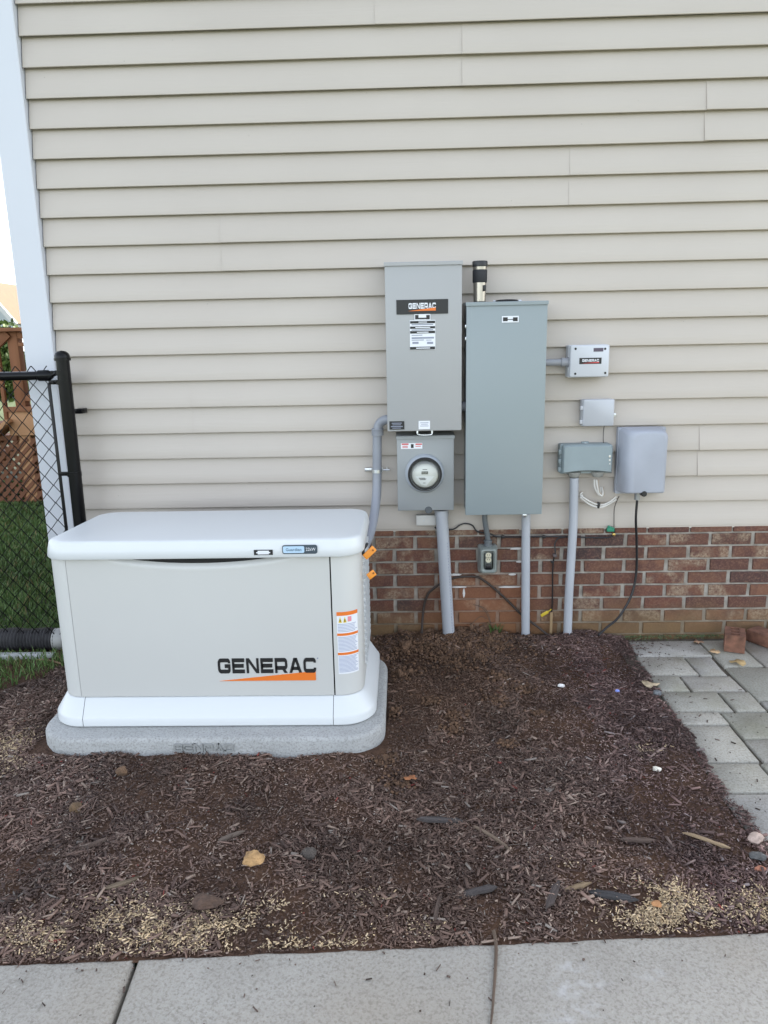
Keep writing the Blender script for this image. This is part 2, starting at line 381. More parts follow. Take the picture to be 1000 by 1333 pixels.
def word(bm, txt, x0, x1, z0, z1, y, th=.0012):
    n = len(txt); cw = (x1-x0)/(n+(n-1)*.14)
    for i, ch in enumerate(txt): letter(bm, ch, y-.00002*i, (x0+i*cw*1.14, z0), (cw, (z1-z0)/.74), th)
    return bm
def swoosh(bm, x0, x1, z0, z1, y): return decal(bm, [(x0, z0), (x1, z0), (x1, z1)], y)
def font_text(name, txt, size, loc, m, parent, width=None):
    c = bpy.data.curves.new(name, 'FONT'); c.body = txt; c.size = size; c.align_x = 'CENTER'; c.align_y = 'CENTER'; c.extrude = .0004; c.resolution_u = 2
    o = bpy.data.objects.new(name, c); COL.objects.link(o); dg = bpy.context.evaluated_depsgraph_get(); me = bpy.data.meshes.new_from_object(o.evaluated_get(dg))
    bpy.data.objects.remove(o)
    xs = [v.co.x for v in me.vertices]; k = width/(max(xs)-min(xs)) if width else 1
    for v in me.vertices: v.co = Vector((v.co.x*k, -v.co.z, v.co.y))
    me.materials.clear(); return link(name, me, m, parent, Vector(loc)-origin(parent))

# ------------------------------------------------------------------ big numpy meshes
def np_mesh(name, V, F, m, tint=None):
    me = bpy.data.meshes.new(name); nv, nf = len(V), len(F); k = F.shape[1]
    me.vertices.add(nv); me.vertices.foreach_set('co', V.astype(np.float32).ravel())
    me.loops.add(nf*k); me.loops.foreach_set('vertex_index', F.astype(np.int32).ravel())
    me.polygons.add(nf); me.polygons.foreach_set('loop_start', np.arange(0, nf*k, k, dtype=np.int32)); me.polygons.foreach_set('loop_total', np.full(nf, k, np.int32))
    me.update(calc_edges=True)
    if tint is not None:
        a = me.color_attributes.new('tint', 'FLOAT_COLOR', 'POINT'); a.data.foreach_set('color', np.concatenate([tint, np.ones((nv, 1))], 1).astype(np.float32).ravel())
    me.materials.append(m); return me
QB = np.array([[0, 1, 2, 3], [7, 6, 5, 4], [0, 4, 5, 1], [1, 5, 6, 2], [2, 6, 7, 3], [3, 7, 4, 0]])
def chips(pos, L, W, T, yaw, tilt, roll, tint):
    n = len(pos); u = np.array([[-1, -1, -1], [1, -1, -1], [1, 1, -1], [-1, 1, -1], [-1, -1, 1], [1, -1, 1], [1, 1, 1], [-1, 1, 1]])*.5
    v = np.repeat(u[None], n, 0)*np.stack([L, W, T], 1)[:, None]
    j = 1+RNG.uniform(-.45, .25, (n, 8, 1)); v[:, :, 1:2] *= j; v[:, :, 0:1] *= 1+RNG.uniform(-.2, .1, (n, 8, 1))
    c, s = np.cos(roll), np.sin(roll); y = v[..., 1]*c[:, None]-v[..., 2]*s[:, None]; z = v[..., 1]*s[:, None]+v[..., 2]*c[:, None]; x = v[..., 0]
    c, s = np.cos(tilt), np.sin(tilt); x, z = x*c[:, None]-z*s[:, None], x*s[:, None]+z*c[:, None]
    c, s = np.cos(yaw), np.sin(yaw); x, y = x*c[:, None]-y*s[:, None], x*s[:, None]+y*c[:, None]
    V = np.stack([x, y, z], -1)+pos[:, None]
    F = (QB[None]+(np.arange(n)*8)[:, None, None]).reshape(-1, 4)
    return V.reshape(-1, 3), F, np.repeat(tint, 8, 0)
def vnoise(x, y, s, seed):
    """value noise for the lie of the ground"""
    g = np.random.default_rng(seed).uniform(0, 1, (64, 64)); x = np.asarray(x)*s+20; y = np.asarray(y)*s+20
    xi, yi = np.floor(x).astype(int), np.floor(y).astype(int); fx, fy = x-xi, y-yi; fx = fx*fx*(3-2*fx); fy = fy*fy*(3-2*fy)
    a, b, c, d = g[xi % 64, yi % 64], g[(xi+1) % 64, yi % 64], g[xi % 64, (yi+1) % 64], g[(xi+1) % 64, (yi+1) % 64]
    return (a*(1-fx)+b*fx)*(1-fy)+(c*(1-fx)+d*fx)*fy
SW_M = .0545
def sw_edge(x): return -2.02+SW_M*x      # back edge of the sidewalk
def bed_h(x, y):
    x, y = np.asarray(x, float), np.asarray(y, float)
    h = (vnoise(x, y, 2.2, 1)-.5)*.03+(vnoise(x, y, 7, 2)-.5)*.026+(vnoise(x, y, 22, 3)-.5)*.018
    m = np.exp(-((y+.08)/.16)**2)*np.exp(-((x-.30)/.42)**2)*.05+np.exp(-((y+.1)/.16)**2)*np.exp(-((x-.92)/.22)**2)*.03
    near = np.clip((y-sw_edge(x))/.12, 0, 1); e = np.clip((1.10-x)/.10, 0, 1)
    return (h+m)*near*e+.004+.004*near
def in_pad(x, y, g=0.): return (x > -1.45-g) & (x < -.08+g) & (y > -1.12-g) & (y < -.33+g)
def edge_x(y): return 1.112+.012*y+.010*np.sin(y*11)+.006*np.sin(y*37)+np.where(y > -.25, .03, 0)
def lawn_y(x): return -.30-.28*np.clip((-1.70-x)/.15, 0, 1.4)-.1*np.clip((-1.95-x), 0, 9)   # front edge of the grass

# ================================================================== SETTING
bm = B(); N = 40
for v in ((-150, -150), (150, -150), (150, 150), (-150, 150)): bm.verts.new((v[0], v[1], -.035))
bm.verts.ensure_lookup_table(); bm.faces.new(bm.verts)
gm = mat('far_lawn', (.06, .085, .03), .9, var=(1.2, .3)); tag(obj('ground', bm, gm, smooth=False), kind='structure')

# bed of soil under the mulch
nx, ny = 190, 125; xs = np.linspace(-4.2, 1.10, nx); ys = np.linspace(-2.26, .012, ny); X, Y_ = np.meshgrid(xs, ys, indexing='ij')
Yc = np.maximum(Y_, sw_edge(X)-.012); Zb = bed_h(X, Yc)-.006-.03*np.clip((X-1.05)/.04, 0, 1)
V = np.stack([X, Yc, Zb], -1).reshape(-1, 3); I = np.arange(nx*ny).reshape(nx, ny)
F = np.stack([I[:-1, :-1], I[1:, :-1], I[1:, 1:], I[:-1, 1:]], -1).reshape(-1, 4)
me = np_mesh('mulch_bed', V, F, SOIL); me.shade_smooth(); tag(link('mulch_bed', me, SOIL), kind='structure')

# sidewalk: slabs with tooled edges and open joints
sw = thing('sidewalk', (0, -2.7, 0), None, None); tag(sw, kind='structure')
jx = [-4.76, -3.40, -2.04, -.70, 2.10, 3.5, 4.9]
jx = [-4.6, -3.3, -2.0, -.70, .82+.9, 3.1]
for a, b in zip(jx, jx[1:]):
    bm = B(); g = .005; y0 = -3.9
    o = [(a+g-(0)*SW_M, sw_edge(a)), (b-g, sw_edge(b)), (b-g+.10, y0), (a+g+.10, y0)]
    n = max(3, int((b-a)/.03)); top = [(o[0][0]+(o[1][0]-o[0][0])*k/n, o[0][1]+(o[1][1]-o[0][1])*k/n+random.uniform(-.003, .003)) for k in range(n+1)]
    pts = [o[3], o[2]] + top[::-1]
    cx = sum(p[0] for p in pts)/len(pts); 
    def ins(d): return [(p[0]+(d if p[0] < (a+b)/2 and abs(p[0]-a) < .15 else (-d if abs(p[0]-b) < .15 else 0)), p[1]-d if p[1] > -3 else p[1]) for p in pts]
    loft(bm, [[(p[0], p[1], -.10) for p in pts], [(p[0], p[1], -.008) for p in pts], [(p[0], p[1], -.002) for p in ins(.003)], [(p[0], p[1], .002) for p in ins(.011)]])
    obj('sidewalk_slab', bm, SIDEWALK, sw, angle=50)

# patio of cut stone pavers
pt = thing('patio', (1.5, -.8, 0), None, None); tag(pt, kind='structure')
bm = B(); box(bm, (1.07, -1.62, -.06), (7.7, .0, -.014)); obj('joint_sand', bm, mat('joint_sand', (.10, .085, .065), .95, var=(30, .5), bump=(120, .8)), pt, False)
PV = [(1.13, 1.50, -.25, -.05), (1.50, 1.69, -.37, -.05), (1.69, 2.02, -.40, -.05), (1.12, 1.352, -.45, -.25), (1.352, 1.485, -.46, -.25),
      (1.50, 1.93, -.703, -.37), (1.115, 1.256, -.61, -.45), (1.256, 1.49, -.615, -.46), (1.108, 1.366, -.792, -.612), (1.366, 1.50, -.80, -.617),
      (1.50, 1.93, -.803, -.705), (1.10, 1.30, -.905, -.797), (1.30, 1.62, -1.011, -.803), (1.092, 1.297, -1.176, -.905), (1.297, 1.62, -1.18, -1.011),
      (1.08, 1.285, -1.364, -1.176), (1.285, 1.62, -1.37, -1.18), (1.062, 1.52, -1.597, -1.366), (1.52, 1.95, -1.60, -1.372), (1.62, 2.0, -1.37, -.805),
      (1.93, 2.4, -.80, -.40), (2.02, 2.4, -.40, -.05), (2.0, 2.4, -1.37, -.80), (1.95, 2.4, -1.60, -1.37), (2.4, 3.1, -.75, -.05), (2.4, 3.1, -1.6, -.75)] + [(3.1+.9*k, 4.0+.9*k, y0, y0+.77) for k in range(5) for y0 in (-1.6, -.83)]  # far right pavers, out of view, added to bounce sunlight onto the wall
for (x0, x1, y0, y1) in PV:
    bm = B(); g = .0045+random.uniform(0, .002); dz = random.uniform(-.003, .003); j = lambda: random.uniform(-.003, .003)
    P = []; cs = [(x0+g, y0+g), (x1-g, y0+g), (x1-g, y1-g), (x0+g, y1-g)]; cs = [(a+j(), b+j()) for a, b in cs]
    for k in range(4):
        a, b = cs[k], cs[(k+1) % 4]
        for t in range(6): P.append((a[0]+(b[0]-a[0])*t/6+random.uniform(-.0014, .0014), a[1]+(b[1]-a[1])*t/6+random.uniform(-.0014, .0014)))
    mx, my = (x0+x1)/2, (y0+y1)/2
    def ins(d): return [(p[0]+(mx-p[0])*d/max(.05, abs(x1-x0)/2), p[1]+(my-p[1])*d/max(.05, abs(y1-y0)/2)) for p in P]
    tx, ty = random.uniform(-.006, .006), random.uniform(-.006, .006)
    zf = lambda p: dz+(p[0]-mx)*tx+(p[1]-my)*ty
    loft(bm, [[(p[0], p[1], -.05) for p in P], [(p[0], p[1], zf(p)-.004) for p in P], [(p[0], p[1], zf(p)) for p in ins(.004)]])
    obj('paver', bm, PAVER, pt, angle=50)

# ================================================================== HOUSE
XL, XR, ZB, LAP = -1.683, 3.4, .595, .127  # XR, the unseen right end, set close in so sunlit ground brightens the wall
house = thing('house', (0, 0, 0), 'house with beige lap siding above a red brick foundation', 'house')
bm = B(); box(bm, (XL-.12, .033, -.1), (XR, 9, 6.2)); obj('wall_core', bm, mat('sheathing', (.45, .42, .37), .8), house, False)
bm = B()
a = [(XL-.6, -.45, 6.1), (XR+.5, -.45, 6.1), (XR+.5, 9.45, 6.1), (XL-.6, 9.45, 6.1)]; t = [(XL-.6, 4.5, 8.6), (XR+.5, 4.5, 8.6)]
vs = [bm.verts.new(p) for p in a+t]
for f in ((0, 1, 5, 4), (2, 3, 4, 5), (0, 4, 3), (1, 2, 5), (3, 2, 1, 0)): bm.faces.new([vs[k] for k in f])
obj('roof', bm, ROOFH, house, False)
def siding(x0, x1, z0, laps=2, lift0=0., seed=0):
    rr = random.Random(seed); n = max(2, int((x1-x0)/.07)); bm = B(); prof = []
    for k in range(laps):
        z = k*LAP; prof += [(.0245, z+.007), (.0035, z), (.0006, z+.0014), (0, z+.005), (.0075, z+.05), (.0235, z+LAP)]
    prof[-1] = (.0255, laps*LAP+.006)
    ph = [rr.uniform(0, 6.28) for _ in range(4)]; rings = []
    for i in range(n+1):
        x = x0+(x1-x0)*i/n; dy = .0007*math.sin(x*2.1+ph[0])+.0005*math.sin(x*5.3+ph[1]); dz = .0008*math.sin(x*1.3+ph[2])
        if lift0: dy -= lift0*math.exp(-((x-x0)/.10)**2)+.0012
        rings.append([(x, p[0]+dy*(1 if p[0] < .012 else .2), z0+p[1]+dz) for p in prof])
    loft(bm, rings, closed=False)
    if lift0:   # the free end of the overlapping sheet shows its edge
        q = rings[0]; V1 = [bm.verts.new(p) for p in q]; V2 = [bm.verts.new((p[0], p[1]+.006, p[2])) for p in q]
        for k in range(len(q)-1): bm.faces.new((V1[k], V1[k+1], V2[k+1], V2[k]))
    return obj('siding_panel', bm, VINYL, house, angle=25)
seams = {0: None, 1: (910, .0026), 2: (250, .0028), 3: None, 4: None, 5: (287, .0030), 6: (742, .0028), 7: (920, .005), 8: (602, .0028), 9: (488, .0028), 10: None}
for r in range(11):
    z = ZB+r*2*LAP
    if seams[r]:
        v = {1: 590, 2: 530, 5: 315, 6: 230, 7: 140, 8: 70, 9: 15}[r]; sx = WY(seams[r][0], v, 0).x
        siding(XL+.004, sx+.02, z, 2, 0, r); siding(sx, XR, z, 2, seams[r][1], r+50)
    else: siding(XL+.004, XR, z, 2, 0, r)
for k in range(6): siding(XL+.004, XR, ZB+(22+k*4)*LAP, 4, 0, 90+k)
bm = B()   # corner post: two white faces and a small return against the siding
o = [(XL, .033), (XL, -.018), (XL-.004, -.021), (XL-.138, -.021), (XL-.142, -.017), (XL-.142, .14), (XL-.12, .14)]
loft(bm, [[(p[0], p[1], z) for p in o] for z in (ZB-.05, 6.0)], closed=False); obj('corner_trim', bm, WHITE_TRIM, house, angle=30)
bm = B(); box(bm, (XL-.05, .004, ZB-.012), (XR, .02, ZB+.004)); obj('starter_strip', bm, VINYL, house, False)
# brick foundation
bm = B(); box(bm, (XL-.12, .0125, -.12), (XR, .03, ZB-.004)); obj('mortar', bm, MORTAR, house, False)
variants = []
for k in range(7):
    rr = random.Random(k); j = lambda s=.0016: rr.uniform(-s, s); wv, hv = .0965, .0285
    V = [(-wv+j(), 0, -hv+j()), (0, 0, -hv+j(.001)), (wv+j(), 0, -hv+j()), (wv+j(), 0, hv+j()), (0, 0, hv+j(.001)), (-wv+j(), 0, hv+j())]
    c = .0022; Fr = [(x*(1-c/wv), -.0005+j(.0006)-.0022, z*(1-c/hv)) for x, y, z in V]; Md = [(x, 0, z) for x, y, z in V]; Bk = [(x, .016, z) for x, y, z in V]
    b = B(); loft(b, [Fr, Md, Bk], cap1=False); bmesh.ops.recalc_face_normals(b, faces=b.faces); me = bpy.data.meshes.new('brick'); b.to_mesh(me); b.free(); me.materials.append(BRICK); variants.append(me)
Z1, XB = .5555, .90619
def half_brick(x0, x1, zc, hv):
    b = B(); box(b, (x0, .0035, zc-hv), (x1, .02, zc+hv), .002, 1); return obj('brick', b, BRICK, house, False)
for j in range(9):
    zc = Z1-.0677*(j+.5); off = XB if j % 2 == 0 else XB+.10635
    if j == 8: zc -= 0
    n0 = math.ceil((XL-.1-off)/.2127); 
    for i in range(n0, n0+22):
        xc = off+.2127*(i+.5)
        if xc > 3.0: continue
        link('brick', random.choice(variants), None, house, (xc+random.uniform(-.001, .001), .006+random.uniform(-.0015, .0015), zc+random.uniform(-.0008, .0008)))
zt = (Z1+.0048, ZB-.006)
for i in range(-13, 10):
    x0 = XB+.10635+.2127*i+.005
    half_brick(x0, x0+.2035, (zt[0]+zt[1])/2, (zt[1]-zt[0])/2)
# mortar smears where the joints were repointed
for (u, v, w_, h_) in ((593, 748, 15, 3), (672, 714, 16, 3), (676, 731, 8, 3), (667, 747.5, 10, 3), (598, 764, 20, 2.5), (604, 772, 3, 13), (663, 764, 30, 2.5)):
    p = WY(u, v, .004); b = B(); pts = [(p.x+math.cos(a)*w_/500*(1+random.uniform(-.15, .1)), p.z+math.sin(a)*h_/500*(1+random.uniform(-.2, .1))) for a in np.linspace(0, 2*math.pi, 11)[:-1]]
    decal(b, pts, .0035, .0025); obj('mortar_smear', b, mat('fresh_mortar', (.62, .60, .58), .9), house, False)

# ================================================================== GENERATOR AND ITS PAD
PX0, PX1, PY0, PY1, PZ = -1.437, -.086, -1.118, -.335, .074
pad = thing('concrete_pad', (-.77, -.73, 0), 'low grey concrete pad with rounded corners under the generator', 'pad')
def pring(i, z, r=.16): return [(x, y, z) for x, y in rrect(PX0+i, PX1-i, PY0+i, PY1-i, max(.02, r-i), 12)]
bm = B(); loft(bm, [pring(0, -.05), pring(0, .058), pring(.004, .067), pring(.012, .073), pring(.02, PZ), pring(.10, PZ+.0005)]); obj('slab', bm, PADC, pad, angle=60)
bm = B()   # raised outline lettering cast into the front edge, shading put into its darker grey
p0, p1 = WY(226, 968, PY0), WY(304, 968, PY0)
word(bm, 'GENPAD', p0.x, p1.x, .022, .057, PY0-.0005, .0055); obj('cast_lettering', bm, mat('pad_lettering_shade', (.27, .275, .27), .9), pad, False)

gen = thing('generator', (-.75, -.7, PZ), 'off-white standby generator with lid and orange logo on concrete pad', 'generator')
BX0, BX1, BY0, BY1 = -1.366, -.168, -.985, -.40
SL, SR = -1.281, -.282                                # seams each side of the front panel
ZS, ZK, ZBD, ZL = PZ+.002, .118, .182, .752           # skirt bottom, skirt knee, body bottom, lid bottom
RF = .085
def bring(x0, x1, y0, y1, z, i=0, r=RF, rb=.05):
    pts = rrect(x0-i, x1+i, y0-i, y1+i, (max(.015, r+i), max(.015, r+i), max(.015, rb+i), max(.015, rb+i)), 10); return [(x, y, z) for x, y in pts]
# skirt: three pieces with hairline gaps in front
def skirt_piece(kind):
    bm = B(); rows = []
    for z, i in ((ZS, .040), (ZS+.006, .046), (ZK-.006, .046), (ZK+.002, .041), (ZBD-.004, .004), (ZBD, -.004)):
        r = bring(BX0, BX1, BY0, BY1, z, i)
        if kind == 'front': rows.append([(SL+.016, BY0-i, z), (SR-.004, BY0-i, z)])
        elif kind == 'right': rows.append([(SR-.002, BY0-i, z)] + r[11:22] + r[22:33])
        else: rows.append(r[33:44] + r[0:11] + [(SL+.014, BY0-i, z)])
    loft(bm, rows, closed=False); return bm
obj('skirt', skirt_piece('front'), GEN_LIGHT, gen, angle=40); obj('skirt', skirt_piece('left'), GEN_LIGHT, gen, angle=40); obj('skirt', skirt_piece('right'), GEN_LIGHT, gen, angle=40)
bm = B(); loft(bm, [bring(BX0, BX1, BY0, BY1, z, -.012) for z in (ZS, ZL+.02)]); obj('inner_case', bm, GAP, gen)
# corner posts and sides
def side_piece(left):
    bm = B(); rows = []
    for z in (ZBD+.002, ZL+.006):
        r = bring(BX0, BX1, BY0, BY1, z, 0)
        rows.append(r[33:44] + r[0:11] + [(SL-.002, BY0, z), (SL-.002, BY0+.02, z)] if left else [(SR+.005, BY0+.02, z), (SR+.005, BY0, z)] + r[11:33])
    loft(bm, rows, closed=False); return bm
obj('left_side_panel', side_piece(True), GEN_SIDE, gen, angle=40); obj('right_side_panel', side_piece(False), GEN_SIDE, gen, angle=40)
# front panel with finger scoop under the lid
bm = B(); nx, nz = 72, 60; z0, z1 = ZBD+.003, ZL+.006; grid = []
sc0, sc1 = WY(128, 730, BY0).x, WY(392, 727, BY0).x
for i in range(nx+1):
    x = SL+.002+(SR-SL-.002)*i/nx; t = (x-sc0)/(sc1-sc0); g = (1-(2*t-1)**2) if 0 < t < 1 else 0; g = g**.8; row = []
    for k in range(nz+1):
        z = z0+(z1-z0)*(k/nz)**.7; e = z-(ZL-.046*g); s = min(1, max(0, e/.034)); s = s*s*(3-2*s); row.append(bm.verts.new((x, BY0-.002+.026*s*(1 if g > 0 else 0)*min(1, g*3), z)))
    grid.append(row)
for i in range(nx):
    for k in range(nz): bm.faces.new((grid[i][k], grid[i+1][k], grid[i+1][k+1], grid[i][k+1]))
for i in range(nx): a, b = grid[i][0], grid[i+1][0]; bm.faces.new((bm.verts.new((a.co.x, BY0+.015, z0)), bm.verts.new((b.co.x, BY0+.015, z0)), b, a))
fp = obj('front_panel', bm, GEN_BEIGE, gen, angle=60)
yf = BY0-.0025
a, b = WY(284.5, 877, yf), WY(411, 855.5, yf); bm = B(); word(bm, 'GENERAC', a.x, b.x, a.z+.001, b.z-.002, yf); obj('logo_lettering', bm, INK, fp, False)
a, b = WY(286, 886.5, yf), WY(411, 873.5, yf); bm = B(); swoosh(bm, a.x, b.x, a.z, b.z, yf); obj('logo_swoosh', bm, ORANGE, fp, False)
p = WY(412.5, 857, yf); bm = B(); lathe(bm, (p.x+.003, yf+.0005, p.z), (0, -1, 0), [(0, .003), (.001, .003)], 12); obj('trademark_dot', bm, GREYINK, fp, False)
# lid
LX0, LX1, LY0, LY1 = -1.374, -.152, -1.008, -.385
def lring(z, i, dz=0): 
    pts = bring(LX0, LX1, LY0, LY1, z, -i, .10, .10); return [(x, y, zz+dz*((y-LY0)/(LY1-LY0))) for x, y, zz in pts]
bm = B(); loft(bm, [lring(ZL+.008, .03), lring(ZL, .022), lring(ZL-.001, .004), lring(ZL+.004, .0005), lring(ZL+.03, .004, -.006), lring(ZL+.056, .010, -.018), lring(ZL+.062, .0135, -.02), lring(ZL+.0655, .020, -.02), lring(ZL+.067, .03, -.02), lring(ZL+.0685, .07, -.02), lring(ZL+.070, .16, -.02), lring(ZL+.0705, .27, -.02)])
lid = obj('lid', bm, GEN_LIGHT, gen, angle=50)
def lid_badge(u0, v0, u1, v1, y): a, b = WY(u0, v1, y), WY(u1, v0, y); return a.x, b.x, a.z, b.z
yb = LY0+.0025
x0, x1, z0, z1 = lid_badge(368, 709, 413, 721, yb); zc = (z0+z1)/2; hh = (z1-z0)/2
bm = B(); decal(bm, rrect(x0, x1, z0, z1, .008, 4), yb-.0005, .003); bd = obj('name_badge', bm, mat('badge_dark', (.05, .07, .09), .35), lid, False)
bm = B(); decal(bm, rrect(x0+.003, x0+(x1-x0)*.63, z0+.004, z1-.004, .005, 3), yb-.0035); obj('badge_face', bm, BLUEP, bd if False else lid, False)
tx = x0+(x1-x0)*.325; l = obj; 
font_text('badge_text', 'Guardian', .016, (tx, yb-.0055, zc), mat('badge_ink', (.1, .16, .22), .5), lid, .058)
font_text('badge_text', '22kW', .017, (x0+(x1-x0)*.81, yb-.0043, zc), PAPER, lid, .036)
x0, x1, z0, z1 = lid_badge(331, 715.5, 355, 722.5, yb)
bm = B(); decal(bm, rect(x0, x1, z0, z1), yb-.0005, .002); obj('small_sticker', bm, INK, lid, False)
bm = B(); decal(bm, rect(x0+.014, x1-.014, z0+.003, z1-.003), yb-.0026); decal(bm, rect(x0+.009, x1-.009, (z0+z1)/2-.002, (z0+z1)/2+.002), yb-.0038); obj('sticker_text', bm, PAPER, lid, False)
# warning label wrapped on the right corner
cxr, cyr = BX1-RF, BY0+RF
def arc_strip(a0, a1, z0, z1, off, n=8):
    bm = B(); loft(bm, [[(cxr+(RF+off)*math.cos(R(270+a0+(a1-a0)*k/n)), cyr+(RF+off)*math.sin(R(270+a0+(a1-a0)*k/n)), z) for k in range(n+1)] for z in (z0, z1)], closed=False); return bm
A0, A1 = -6, 52
zl1, zl0 = .527, .272
rs = [o for o in gen.children if o.name.startswith('right_side')][0]
obj('warning_label', arc_strip(A0, A1, zl0, zl1, .0012), PAPER, rs)
Hh = zl1-zl0
for f0, f1 in ((.94, 1.0), (.62, .66), (.31, .35)): obj('label_header', arc_strip(A0, A1, zl0+f0*Hh, zl0+f1*Hh, .0020), ORANGE, rs)
bm = B()
for a0, a1 in ((A0+4, A0+13), (A0+16, A0+25)):
    am = (a0+a1)/2; q = lambda a, z: (cxr+(RF+.0022)*math.cos(R(270+a)), cyr+(RF+.0022)*math.sin(R(270+a)), z)
    bm.faces.new([bm.verts.new(q(a0, zl0+.83*Hh)), bm.verts.new(q(a1, zl0+.83*Hh)), bm.verts.new(q(am, zl0+.925*Hh))])
obj('warning_triangle', bm, YEL, rs, False)
obj('warning_symbol', arc_strip(A0+7.4, A0+9.6, zl0+.845*Hh, zl0+.885*Hh, .0030, 2), INK, rs); obj('warning_symbol', arc_strip(A0+19.4, A0+21.6, zl0+.845*Hh, zl0+.885*Hh, .0030, 2), INK, rs)
obj('warning_symbol', arc_strip(A0+28, A0+38, zl0+.84*Hh, zl0+.92*Hh, .0022, 3), mat('pink_print', (.7, .25, .3), .5), rs)
bm = B(); q = []
for f0, f1, n in ((.67, .81, 6), (.36, .60, 11), (.02, .29, 13)):
    for k in range(n):
        z = zl0+Hh*(f0+(f1-f0)*(k+.5)/n); m_ = arc_strip(A0+2, A1-2-random.uniform(0, 9), z, z+.0026, .0019, 6); me = bpy.data.meshes.new('t'); m_.to_mesh(me); bm.from_mesh(me); bpy.data.meshes.remove(me); m_.free()
obj('label_print', bm, mat('faded_blue_print', (.33, .37, .5), .6), rs)
# louvres on the right side
bm = B()
for k in range(17):
    z = .235+k*.0275; bar(bm, (BX1+.002, -.80, z), (BX1+.002, -.45, z), .012, .012, (0, 0, 1)); 
lv = obj('side_louvre', bm, GEN_LIGHT, rs, False)
# orange tags tied below the lid at the rear right
for (u, v, rot, sx, sz, nm) in ((477, 719.5, 42, .055, .026, 0), (479.5, 748, 35, .034, .026, 1)):
    p = WY(u+1.5, v, -.84)+Vector((.008, 0, 0)); bm = B(); obox(bm, Matrix.Translation(p) @ Matrix.Rotation(R(-rot), 4, 'Y') @ Matrix.Rotation(R(12), 4, 'Z'), (sx, .008, sz), .003)
    tg = obj('orange_tag', bm, ORANGE_T, gen)
    bm = B(); lathe(bm, p+Vector((sx*.25, -.004, sx*.2)), (0, -1, 0), [(0, .004), (.002, .004)], 10); obj('tag_hole', bm, mat('tag_hole', (.3, .1, .01), .6), tg)
bm = B()
for (u0, v0, u1, v1) in ((469, 717, 476, 708), (471, 722, 466, 712)): tube(bm, smooth_pts([WY(u0+2, v0, -.84), WY((u0+u1)/2+4, (v0+v1)/2-2, -.84), WY(u1+2, v1, -.82)]), .006, 8)
obj('tie_strap', bm, BLACK, gen)

# ================================================================== TRANSFER SWITCH
def cabinet(name, label, cat, u0, v0, u1, v1, yf, m, cover_in=.004, rain=True):
    a, b = WY(u0, v0, yf), WY(u1, v1, yf); x0, x1, z0, z1 = a.x, b.x, b.z, a.z
    t = thing(name, ((x0+x1)/2, 0, z0), label, cat); bm = B(); box(bm, (x0+.006, yf+.02, z0+.006), (x1-.006, -.001, z1-.006), .003); obj('body', bm, m, t)
    bm = B(); box(bm, (x0, yf, z0), (x1, yf+.030, z1-.014), .0035); obj('cover', bm, m, t)
    bm = B(); pr = [(yf-.006, z1-.016), (yf-.006, z1-.004), (yf-.003, z1), (-.001, z1+.006), (-.001, z1-.004), (yf+.0305, z1-.0125), (yf-.0005, z1-.0125), (yf-.0005, z1-.016)]
    loft(bm, [[(x, p[0], p[1]) for p in pr] for x in (x0-.003, x1+.003)]); obj('top_flange', bm, m, t, angle=30)
    return t, x0, x1, z0, z1
ats, ax0, ax1, az0, az1 = cabinet('transfer_switch', 'tall light grey switch cabinet bearing a black plate with orange swoosh', 'electrical box', 500.5, 341.5, 601, 560, -.17, ATS_G)
yp = -.1712
bm = B(); decal(bm, pxrect(516, 390.5, 583.5, 408, yp), yp, .002); pl = obj('logo_plate', bm, INK, ats, False)
a, b = WY(532, 402.5, yp-.002), WY(567.5, 393.8, yp-.002); bm = B(); word(bm, 'GENERAC', a.x, b.x, a.z+.001, b.z, yp-.0022, .001); obj('plate_lettering', bm, PAPER, pl, False)
a, b = WY(531, 405, yp-.002), WY(567.5, 400, yp-.002); bm = B(); swoosh(bm, a.x, b.x, a.z, b.z, yp-.0022); obj('plate_swoosh', bm, ORANGE, pl, False)
def stickers(parent, name, rects, y, m, th=.001):
    bm = B()
    for r in rects: decal(bm, pxrect(*r, y), y, th)
    o = obj(name, bm, m, parent, False)
    if len(rects) > 1: o['kind'] = 'stuff'
    return o
st_ = stickers(ats, 'rating_label', [(533.5, 417, 567, 455)], yp, PAPER); stickers(ats, 'switch_label', [(539.5, 409, 560.5, 416.5)], yp, PAPER)
stickers(st_, 'label_bar', [(534, 418, 566.5, 420.6), (534, 425, 566.5, 427.4), (534, 431, 566.5, 433.6), (534, 451.6, 566.5, 454.6)], yp-.0013, INK, .0006)
stickers(st_, 'label_print', [(536, 422, 564, 422.7), (536, 429, 564, 429.7), (536, 436, 550, 436.7), (536, 439, 565, 440.6), (536, 442.3, 552, 443), (555, 442.3, 562, 443), (537, 445, 545, 447.5), (556, 445, 564, 447.5)], yp-.0013, GREYINK, .0005)
stickers(st_, 'label_print', [(545, 418.8, 556, 419.6), (541, 425.8, 560, 426.6), (543, 432, 558, 432.8), (542, 452.6, 560, 453.5)], yp-.0020, PAPER, .0004)
stickers(ats, 'switch_label_ink', [(540.5, 410, 545, 415.6), (555, 410, 559.6, 415.6), (545, 413.6, 555, 415.4)], yp-.0012, INK, .0006)
stickers(ats, 'black_label', [(507, 548.5, 526.5, 559)], yp, INK); stickers(ats, 'label_print', [(510, 550.5, 523, 551.2), (511, 552.7, 522, 553.3), (509, 554.8, 524.5, 555.6), (511, 557, 522, 557.6)], yp-.0012, GREYINK, .0005)
stickers(ats, 'white_label', [(545, 548, 560, 558.5)], yp, PAPER); stickers(ats, 'label_print', [(547, 550, 558, 550.6), (548, 552, 557, 552.5), (547, 554.2, 558, 554.8)], yp-.0012, GREYINK, .0005)
bm = B(); h0, h1 = WY(544, 561, -.165), WY(562, 561, -.165)
